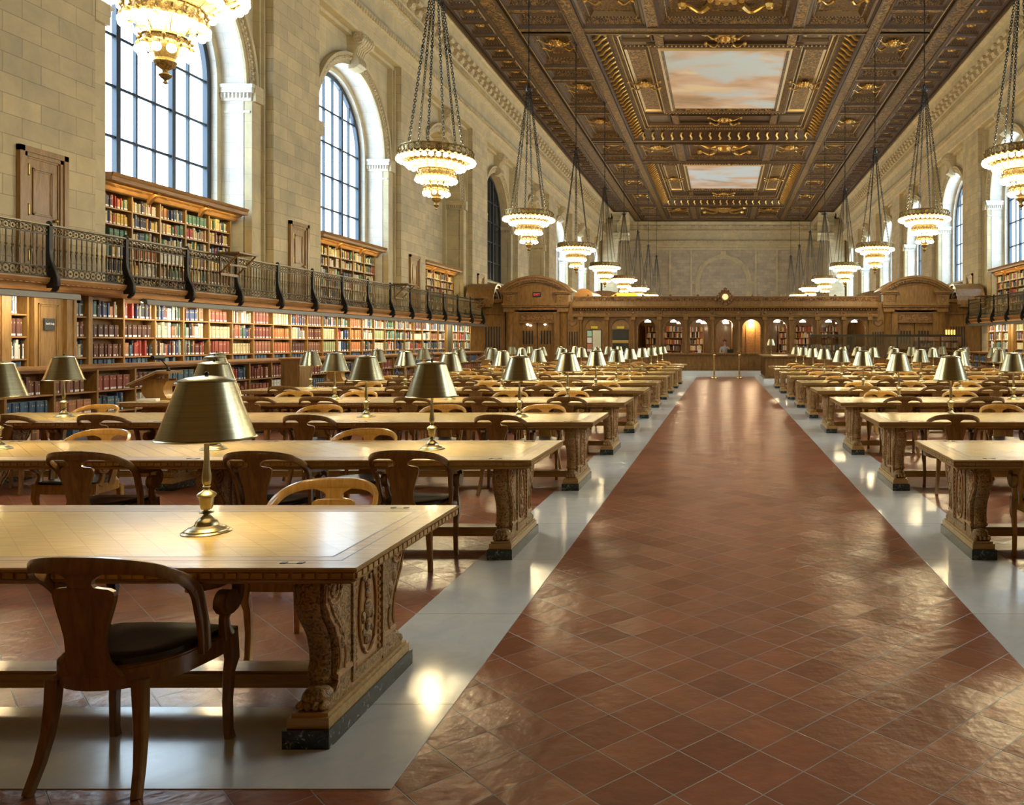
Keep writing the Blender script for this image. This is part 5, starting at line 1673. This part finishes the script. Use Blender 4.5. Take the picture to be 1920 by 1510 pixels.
# arched oak portals
def portal(xc, lb, openleaf):
    o = empty('arched_portal', (xc, YS - .25, 0), label=lb, category='portal')
    for q in (-1, 1):
        mb = MB(); mb.box(q * 1.28 - .26, q * 1.28 + .26, -.10, .45, .0, .55, sc); mb.build('pedestal', o)
        mb = MB(); mb.lathe([(.25, .55), (.25, .62), (.21, .66), (.205, 1.0), (.185, 3.0), (.21, 3.04), (.24, 3.1)], (q * 1.28, .12, 0), sc, 20); mb.box(q * 1.28 - .26, q * 1.28 + .26, -.14, .4, 3.1, 3.18, sc)
        mb.build('column', o)
        mb = MB(); mb.box(q * .98 - .14, q * .98 + .14, 0, .4, 0, 3.1, sc); mb.build('jamb', o)
        mb = MB(); mb.box(q * 1.28 - .28, q * 1.28 + .28, -.12, .4, 3.50, 3.95, sc); mb.box(q * 1.28 - .34, q * 1.28 + .34, -.2, .4, 3.95, 4.02, sc); mb.box(q * 1.28 - .42, q * 1.28 + .42, -.28, .4, 4.02, 4.10, sc); mb.box(q * 1.28 - .15, q * 1.28 + .15, -.14, -.1, 3.6, 3.85, sv)
        mb.build('corner_block', o)
    mb = MB(); mb.box(-1.55, 1.55, -.06, .4, 3.18, 3.34, sc); mb.box(-1.0, 1.0, -.08, -.05, 3.20, 3.34, sv); mb.box(-1.58, 1.58, -.16, .4, 3.34, 3.42, sc); mb.box(-1.6, 1.6, -.2, .4, 3.42, 3.5, sc); mb.build('lintel', o)
    # segmental pediment
    n = 26; hwid = 1.78; rise = .72; rad = (hwid ** 2 + rise ** 2) / (2 * rise); zc = 4.10 + rise - rad + .0; am = math.asin(hwid / rad)
    def arc(r): return [(r * sin(-am + 2 * am * i / n), zc + r * cos(-am + 2 * am * i / n)) for i in range(n + 1)]
    mb = MB()
    for r0, r1, y in ((rad - .10, rad, -.34), (rad - .20, rad - .10, -.26), (rad - .30, rad - .20, -.16)):
        A, Bq = arc(r0), arc(r1)
        for i in range(n):
            mb.quad((A[i][0], y, A[i][1]), (A[i + 1][0], y, A[i + 1][1]), (Bq[i + 1][0], y, Bq[i + 1][1]), (Bq[i][0], y, Bq[i][1]), sc)
            mb.quad((Bq[i][0], y, Bq[i][1]), (Bq[i + 1][0], y, Bq[i + 1][1]), (Bq[i + 1][0], 1.2 if r1 == rad else .4, Bq[i + 1][1]), (Bq[i][0], 1.2 if r1 == rad else .4, Bq[i][1]), sc)
            mb.quad((A[i][0], y, A[i][1]), (A[i + 1][0], y, A[i + 1][1]), (A[i + 1][0], .4, A[i + 1][1]), (A[i][0], .4, A[i][1]), sc)
    D = arc(rad - .23)
    for i in range(n):
        mb.cbox(((D[i][0] + D[i + 1][0]) / 2, -.22, (D[i][1] + D[i + 1][1]) / 2), (.06, .06, .05), sc)
    mb.build('pediment', o)
    mb = MB(); A = arc(rad - .28); pts = [(x, z) for x, z in A if abs(x) < 1.5]
    poly = [(-1.5, 3.5)] + pts + [(1.5, 3.5)]
    mb.prism(poly, 'y', .0, .35, sc)
    for i in range(len(pts) - 1):
        if abs(pts[i][0]) < .85: mb.sweep([(pts[i][0], -.01, pts[i][1] - .14), (pts[i + 1][0], -.01, pts[i + 1][1] - .14)], .04, .04, sc, n=5)
    for x in (-.88, .88): mb.box(x - .02, x + .02, -.03, 0, 3.55, 4.35, sc)
    mb.build('tympanum', o)
    mb = MB(); mb.box(-.86, .86, .1, .3, 2.62, 3.1, sc); mb.box(-.75, .75, .07, .1, 2.68, 2.98, sv)
    for z in (2.58, 3.02): mb.box(-.86, .86, .05, .3, z, z + .06, sc)
    mb.build('overdoor_panel', o)
    for q in (-1, 1):
        mb = MB(); x0, x1 = sorted((q * .02, q * .84)); mb.box(x0, x1, .2, .26, 0, 2.6, sc)
        for j in range(4):
            x = x0 + .2 + j * .14
            mb.sweep([(x, .18, 1.55), (x, .18, 2.2)], .07, .03, M['black'], ref=(1, 0, 0), power='rect')
        mb.build('door_leaf', o)
    return o
pL = portal(-9.05, 'arched oak portal left of the arcade with a red sign', True)
portal(9.10, 'arched oak portal right of the arcade with blank tympanum', False)
mb = MB(); mb.box(-.2, .2, -.02, .0, -.12, .12, M['black'])
e = mb.build('exit_sign', label='dark plate with red letters over the left portal', category='sign'); e.location = (-9.02, YS - .262, 3.93)
text('EXIT', (0, -.022, 0), (pi / 2, 0, 0), .15, M['red_lit'], 'lettering', e)
# small lamps before the left portal
wl = None
for x in (-9.5, -9.35, -8.65):
    mb = MB(); mb.ball((0, 0, 0), .05, M['pendant'], 10, 7, (1.3, 1, .8)); mb.box(-.01, .01, .0, .06, -.01, .01, M['bronze'])
    o = mb.build('wall_light', label={-9.5: 'small lit bulb lamp, leftmost above the left portal doors', -9.35: 'small lit bulb lamp, second of three above left portal doors', -8.65: 'small lit bulb lamp, rightmost above the left portal doors'}[x], category='light', group='bulb lamps in the left portal'); o.location = (x, YS - .14, 2.50 if x != -9.35 else 2.45)

# the room behind the arcade
mb = MB(); mb.box(-12.3, 12.3, 46.5, 46.7, 0, 3.75, sc); mb.box(-12.3, 12.3, YS + .2, 46.6, 3.5, 3.58, sc); mb.box(.35, .42, YS + .5, 46.5, 0, 3.5, sc)
for x in (-10.5, -7.4, 7.4, 10.5): mb.box(x - .05, x + .05, YS + .5, 46.5, 0, 3.5, sc)
trim(mb, 'oak partition walls of the room behind the screen')
k = 0
pm = MB(); pm.lathe([(.16, 0), (.155, .04), (.11, .09), (.04, .12), (.02, .14)], (0, 0, 0), M['pendant'], 18); pm.lathe([(.16, 0), (0, .01)], (0, 0, 0), M['pendant'], 18); pmm = pm.mesh('shade')
rm = MB(); rm.sweep([(0, 0, .14), (0, 0, .85)], .02, .02, M['bronze'], n=6); rmm = rm.mesh('rod')
for kk, (x, y) in enumerate([(1.26 * j, 40.35) for j in (-3, -2, -1, 0, 1, 2, 3, 4, 5)] + [(-2.35, 43), (-1.1, 43), (.05, 43), (3.2, 43), (5.9, 43)]):
    o = empty('pendant_lamp', (x, y, 2.62), label=('lit opal pendant lamp hanging in the %s arcade arch' % ORD[kk + 3]) if kk < 9 else 'lit opal pendant lamp deeper behind the arcade, %s from left' % ORD[kk - 8], category='lamp', group='pendant lamps behind the arcade')
    for me_ in (pmm, rmm):
        c = bpy.data.objects.new(me_.name.split('.')[0], me_); COL.objects.link(c); c.parent = o
    if y > 42 or kk in (4, 5): light('pendant_light', 'POINT', (x, y, 2.5), 26, (1, .74, .42), shadow_soft_size=.1)
# door behind fifth arch, book stacks, boxes
mb = MB(); mb.box(.80, 1.72, 40.55, 40.6, 1.0, 2.7, M['case_h'])
for x in (1.0, 1.45): mb.box(x, x + .03, 40.53, 40.55, 1.1, 2.5, sc)
mb.build('cupboard', label='tall plain oak cupboard glowing under a pendant in the arcade', category='cupboard')
bk = MB(); bk.cols = []
def bookwall(x0, x1, y, zs, tag):
    cb_ = MB()
    for z in zs: cb_.box(x0, x1, y, y + .3, z - .03, z, M['case'])
    n = max(1, int((x1 - x0) / .9))
    for i in range(n + 1): cb_.box(x0 + (x1 - x0) * i / n - .02, x0 + (x1 - x0) * i / n + .02, y, y + .3, zs[0] - .03, zs[-1] + .35, M['case'])
    cb_.build('stack_bookcase', label=tag, category='bookcase')
    for z in zs:
        x = x0 + .03
        while x < x1 - .05:
            w = R.uniform(.03, .08); h = R.uniform(.22, .31)
            if R.random() < .85:
                c = R.choice([(.62, .42, .1), (.6, .55, .4), (.45, .12, .04), (.05, .08, .15), (.7, .7, .68), (.3, .05, .03), (.1, .06, .03)])
                m0 = len(bk.f); bk.box(x, x + w, y + .02, y + .25, z, z + h, M['book']); bk.cols += [c] * (len(bk.f) - m0)
            x += w + .004
bookwall(-4.4, -1.2, 46.0, [.5, .85, 1.2, 1.55, 1.9, 2.25], 'oak bookcase of bright books seen through the left arches')
bookwall(3.0, 6.8, 46.0, [.5, .85, 1.2, 1.55, 1.9, 2.25], 'oak bookcase seen through the right arches')
bk.build('stacked_volumes', kind='stuff', label='books on the shelves behind the arcade', category='books')
# map board and black screen in the two left arches
o = empty('notice_board', (-6.3, YS, 0), label='glazed map and notice board in the leftmost arcade arch', category='notice board')
mb = MB(); mb.box(-.44, .44, -.03, .05, 1.13, 2.3, sc); mb.box(-.36, .36, -.05, -.03, 1.18, 2.25, M['iron'])
P = arcpts(0, .43, 2.30, 12); mb.prism([(x, z) for x, z in P], 'y', -.03, .05, sc); mb.build('backing', o)
mb = MB()
for x0, x1, z0, z1, m_ in ((-.34, -.12, 1.92, 2.2, plain('notice_green', (.35, .62, .5), .6)), (-.34, -.12, 1.62, 1.88, M['paper']), (-.34, -.12, 1.36, 1.58, plain('notice_orange', (.55, .2, .1), .6)), (-.34, -.12, 1.2, 1.34, M['paper']), (-.08, .32, 1.2, 2.22, plain('floor_plan_paper', (.62, .62, .5), .6))):
    mb.box(x0, x1, -.06, -.05, z0, z1, m_)
mb.build('notices', o)
mb = MB(); mb.box(-.16, .16, -.08, -.03, 2.3, 2.42, plain('yellow_plate', (.62, .5, .03), .5)); mb.build('yellow_sign', o)
o = empty('display_screen', (-5.04, YS, 0), label='black display screen with yellow sign in the second arch', category='screen')
mb = MB(); mb.box(-.44, .44, -.03, .05, 1.13, 2.3, sc); P = arcpts(0, .43, 2.30, 12); mb.prism([(x, z) for x, z in P], 'y', -.03, .05, sc); mb.build('backing', o)
mb = MB(); mb.box(-.38, .38, -.08, -.03, 1.76, 2.26, M['black']); mb.build('screen', o)
mb = MB(); mb.box(-.38, .38, -.07, -.03, 1.62, 1.74, plain('yellow_ledge', (.45, .33, .06), .5)); mb.box(-.38, .38, -.05, -.03, 1.15, 1.58, M['marble_black']); mb.build('lower_panel', o)
mb = MB(); mb.box(-.18, .18, -.08, -.03, 2.3, 2.42, bpy.data.materials['yellow_plate']); mb.build('yellow_sign', o)

# pediments standing further back, glowing hipped roof
for xc, y, lb in ((-7.6, 52, 'second arched oak pediment standing behind the left portal'), (9.6, 52, 'second arched oak pediment behind the right portal')):
    mb = MB(); n = 20; hw_ = 2.0; rise = .8; rad = (hw_ ** 2 + rise ** 2) / (2 * rise); am = math.asin(hw_ / rad)
    pts = [(xc + rad * sin(-am + 2 * am * i / n), 4.9 - rad + rad * cos(-am + 2 * am * i / n)) for i in range(n + 1)]
    mb.prism([(xc - hw_, 0)] + pts + [(xc + hw_, 0)], 'y', y, y + .8, sc)
    mb.build('rear_pediment', label=lb, category='pediment')
mb = MB(); n = 14
pts = [(-8.0 + .0 + .55 * cos(pi * i / n), 4.15 + .55 * sin(pi * i / n)) for i in range(n + 1)]
mb.prism([(x, z) for x, z in pts] + [(-8.55, 3.6), (-7.45, 3.6)], 'y', 46.8, 50.5, M['case_h'])
mb.build('barrel_roof', label='pale barrel-vaulted oak roof rising behind the screen', category='roof')
mb = MB(); mb.add([(-7.4, 47, 3.8), (-4.2, 47, 3.8), (-4.2, 50, 3.8), (-7.4, 50, 3.8), (-6.3, 48.5, 4.55), (-5.3, 48.5, 4.55)], [(0, 1, 5, 4), (1, 2, 5), (2, 3, 4, 5), (3, 0, 4)], plain('amber_skylight', (.6, .25, .03), .5, 0, (1, .42, .05), .8))
mb.build('skylight', label='glowing amber hipped skylight behind the screen', category='skylight')

# ------------------------------------------------------------------ kiosk desk, lamp, posts, glass partition
o = empty('enquiry_desk', (0, 0, 0), label='panelled oak enquiry desk on pale marble at the right of aisle', category='desk')
mb = MB(); mb.box(1.58, 3.6, 34.4, 38.6, .003, .13, M['marble']); mb.build('plinth', o, label='pale marble plinth')
mb = MB(); mb.box(1.66, 3.55, 34.5, 38.5, .13, 1.0, sc); mb.build('body', o)
mb = MB()
for x0 in (1.75, 2.4, 3.0):
    a, b = x0, x0 + .5
    for p in ((a, b, .2, .23), (a, b, .88, .91), (a, a + .03, .2, .91), (b - .03, b, .2, .91)): mb.box(p[0], p[1], 34.47, 34.5, p[2], p[3], sc)
for y0 in (34.7, 35.6, 36.5, 37.4):
    a, b = y0, y0 + .75
    for p in ((a, b, .2, .23), (a, b, .88, .91), (a, a + .03, .2, .91), (b - .03, b, .2, .91)): mb.box(1.63, 1.66, p[0], p[1], p[2], p[3], sc)
mb.build('panel_moulding', o)
mb = MB(); mb.box(1.58, 3.62, 34.42, 38.56, 1.0, 1.03, sc); mb.box(1.54, 3.66, 34.38, 38.6, 1.03, 1.08, sc); mb.build('desktop', o)
l = copy_tree(lamp0); l.location = (1.92, 35.0, 1.081); l['label'] = 'brass table lamp standing on the enquiry desk'; l['category'] = 'lamp'; l['group'] = 'desk lamp'
if 'group' in l: del l['group']
for x, lb in ((-.51, 'left of the two brass rope posts before the counter'), (.63, 'right of the two brass rope posts before the counter')):
    o = empty('rope_post', (x, 37.5, 0), label='polished ' + lb, category='post', group='brass rope posts')
    mb = MB(); mb.lathe([(.0, .0), (.15, 0), (.16, .02), (.15, .05), (.10, .07), (.06, .09), (.03, .12)], (0, 0, 0), M['polbrass'], 20)
    for i in range(4):
        a = pi / 4 + pi / 2 * i; mb.ball((.13 * cos(a), .13 * sin(a), .04), .04, M['polbrass'], 8, 5)
    mb.build('base', o)
    mb = MB(); mb.lathe([(.045, .10), (.038, .14), (.036, .94), (.05, .96), (.055, .99), (.035, 1.01), (.0, 1.01)], (0, 0, 0), M['polbrass'], 14); mb.build('pole', o)
    mb = MB(); mb.ball((0, 0, 1.06), .062, M['polbrass'], 12, 8); mb.build('finial', o)
o = empty('glass_partition', (0, 38.0, 0), label='head-high glazed partition with bronze rails before right portal', category='partition')
gm_ = bpy.data.materials.new('partition_glass'); gm_.use_nodes = True; nt = gm_.node_tree; nt.nodes.clear()
oo = N(nt, 'ShaderNodeOutputMaterial'); tr = N(nt, 'ShaderNodeBsdfTransparent'); tr.inputs[0].default_value = (.75, .73, .70, 1); gl = N(nt, 'ShaderNodeBsdfGlossy'); gl.inputs['Roughness'].default_value = .02
mx = N(nt, 'ShaderNodeMixShader'); mx.inputs[0].default_value = .14; nt.links.new(tr.outputs[0], mx.inputs[1]); nt.links.new(gl.outputs[0], mx.inputs[2]); nt.links.new(mx.outputs[0], oo.inputs[0])
mb = MB(); mb.box(3.9, 10.9, -.04, .04, 1.90, 2.0, M['bronze_dark']); mb.box(3.9, 10.9, -.04, .04, 0, .9, sc); mb.build('rail', o)
for i in range(8):
    x = 3.9 + i; mb = MB(); mb.box(x - .03, x + .03, -.03, .03, .9, 1.9, M['bronze_dark']); mb.build('mullion', o)
for i in range(7):
    x = 3.9 + i; mb = MB(); mb.box(x + .03, x + .97, -.005, .005, .9, 1.9, gm_); mb.build('glass_pane', o)

# items on the counter
for x, lb, c in ((-1.95, 'white spray bottle standing on the long counter', M['white']), (-1.25, 'small white box on the long counter', M['white'])):
    mb = MB(); mb.lathe([(0, 0), (.05, 0), (.05, .2), (.02, .25), (.02, .3), (0, .3)], (0, 0, 0), c, 12) if x < -1.5 else mb.box(-.08, .08, -.06, .06, 0, .16, c)
    q = mb.build('bottle' if x < -1.5 else 'box', label=lb, category='bottle' if x < -1.5 else 'box'); q.location = (x, YS + .1, 1.131)
mb = MB(); mb.box(-.14, .14, -.1, .1, 0, .012, M['iron']); mb.box(-.14, .14, .08, .095, .012, .17, M['black'])
q = mb.build('laptop', label='dark laptop on the counter before the attendant', category='laptop'); q.location = (.24, YS + .15, 1.131)

# attendant behind the counter
def person(loc):
    o = empty('person', loc, label='attendant in a pale shirt standing behind the long counter', category='person')
    import bmesh
    J = {'pelvis': (0, 0, .95), 'waist': (0, .0, 1.08), 'chest': (0, .0, 1.30), 'neck': (0, -.01, 1.47), 'headb': (0, -.02, 1.55), 'head': (0, -.02, 1.66), 'top': (0, -.01, 1.74),
         'sl': (-.18, 0, 1.40), 'el': (-.24, -.02, 1.15), 'wl': (-.14, -.22, 1.12), 'hl': (-.10, -.29, 1.13), 'sr': (.18, 0, 1.40), 'er': (.25, -.02, 1.15), 'wr': (.14, -.22, 1.12), 'hr': (.09, -.29, 1.13),
         'pl': (-.09, 0, .90), 'kl': (-.10, -.01, .50), 'al': (-.10, .02, .08), 'fl': (-.11, -.14, .04), 'pr': (.09, 0, .90), 'kr': (.10, -.01, .50), 'ar': (.10, .02, .08), 'fr': (.11, -.14, .04)}
    E = [('pelvis', 'waist'), ('waist', 'chest'), ('chest', 'neck'), ('neck', 'headb'), ('headb', 'head'), ('head', 'top'), ('chest', 'sl'), ('sl', 'el'), ('el', 'wl'), ('wl', 'hl'), ('chest', 'sr'), ('sr', 'er'), ('er', 'wr'), ('wr', 'hr'), ('pelvis', 'pl'), ('pl', 'kl'), ('kl', 'al'), ('al', 'fl'), ('pelvis', 'pr'), ('pr', 'kr'), ('kr', 'ar'), ('ar', 'fr')]
    Rr = {'pelvis': (.15, .11), 'waist': (.13, .09), 'chest': (.16, .11), 'neck': (.055, .055), 'headb': (.06, .07), 'head': (.078, .098), 'top': (.06, .07), 'sl': (.06, .06), 'sr': (.06, .06), 'el': (.042, .042), 'er': (.042, .042), 'wl': (.03, .025), 'wr': (.03, .025), 'hl': (.035, .015), 'hr': (.035, .015), 'pl': (.09, .09), 'pr': (.09, .09), 'kl': (.06, .06), 'kr': (.06, .06), 'al': (.042, .042), 'ar': (.042, .042), 'fl': (.04, .03), 'fr': (.04, .03)}
    names = list(J); me = bpy.data.meshes.new('body'); me.from_pydata([J[n] for n in names], [(names.index(a), names.index(b)) for a, b in E], [])
    b = bpy.data.objects.new('body', me); COL.objects.link(b); b.parent = o
    m_ = b.modifiers.new('skin', 'SKIN'); 
    for i, n in enumerate(names):
        me.skin_vertices[0].data[i].radius = Rr[n]; me.skin_vertices[0].data[i].use_root = (n == 'pelvis')
    b.modifiers.new('sub', 'SUBSURF').render_levels = 2
    # colour by height through the material: shirt, skin, trousers as worn
    mt, nt, p = newmat('clothed_body')
    tc = N(nt, 'ShaderNodeTexCoord'); sx = N(nt, 'ShaderNodeSeparateXYZ'); nt.links.new(tc.outputs['Object'], sx.inputs[0])
    mr = N(nt, 'ShaderNodeMapRange'); mr.inputs[1].default_value = 0; mr.inputs[2].default_value = 2; nt.links.new(sx.outputs[2], mr.inputs[0])
    r = N(nt, 'ShaderNodeValToRGB'); r.color_ramp.interpolation = 'CONSTANT'; e = r.color_ramp.elements
    e[0].position = 0; e[0].color = (.03, .035, .05, 1); e[1].position = .49; e[1].color = (.55, .58, .66, 1); k = e.new(.745); k.color = (.55, .33, .25, 1)
    nt.links.new(mr.outputs[0], r.inputs[0]); nt.links.new(r.outputs[0], p.inputs['Base Color']); p.inputs['Roughness'].default_value = .7
    me.materials.append(mt)
    mb = MB(); mb.ball((0, .01, 1.70), .098, M['hair'], 14, 9, (.95, 1.05, 1.0)); mb.ball((0, .05, 1.62), .085, M['hair'], 12, 8, (1, .8, 1.3)); mb.build('hair', o)
    mb = MB(); mb.ball((0, -.118, 1.645), .014, M['skin'], 8, 5, (.8, 1.2, 1.4))
    for q in (-1, 1):
        mb.ball((q * .03, -.104, 1.672), .009, M['black'], 8, 5); mb.ball((q * .085, -.02, 1.65), .018, M['skin'], 8, 5, (.5, 1, 1.5))
    mb.ball((0, -.107, 1.61), .018, plain('lips', (.4, .12, .1), .5), 8, 5, (1.2, .3, .3)); mb.build('face', o)
    for q in (-1, 1):
        mb = MB()
        for j, (dx, L) in enumerate(((-.024, .055), (-.008, .065), (.008, .062), (.024, .048))):
            mb.sweep([(q * -.095 + dx, -.30, 1.132), (q * -.095 + dx, -.30 - L * .6, 1.132), (q * -.095 + dx, -.30 - L, 1.126)], .015, .014, M['skin'], n=6)
        mb.sweep([(q * -.095 - q * -.03 * 1, -.27, 1.132), (q * -.095 + q * .05, -.30, 1.13), (q * -.095 + q * .055, -.325, 1.13)], .016, .015, M['skin'], n=6)
        mb.build('hand', o)
    return o
person((-.02, 40.62, 0.0))
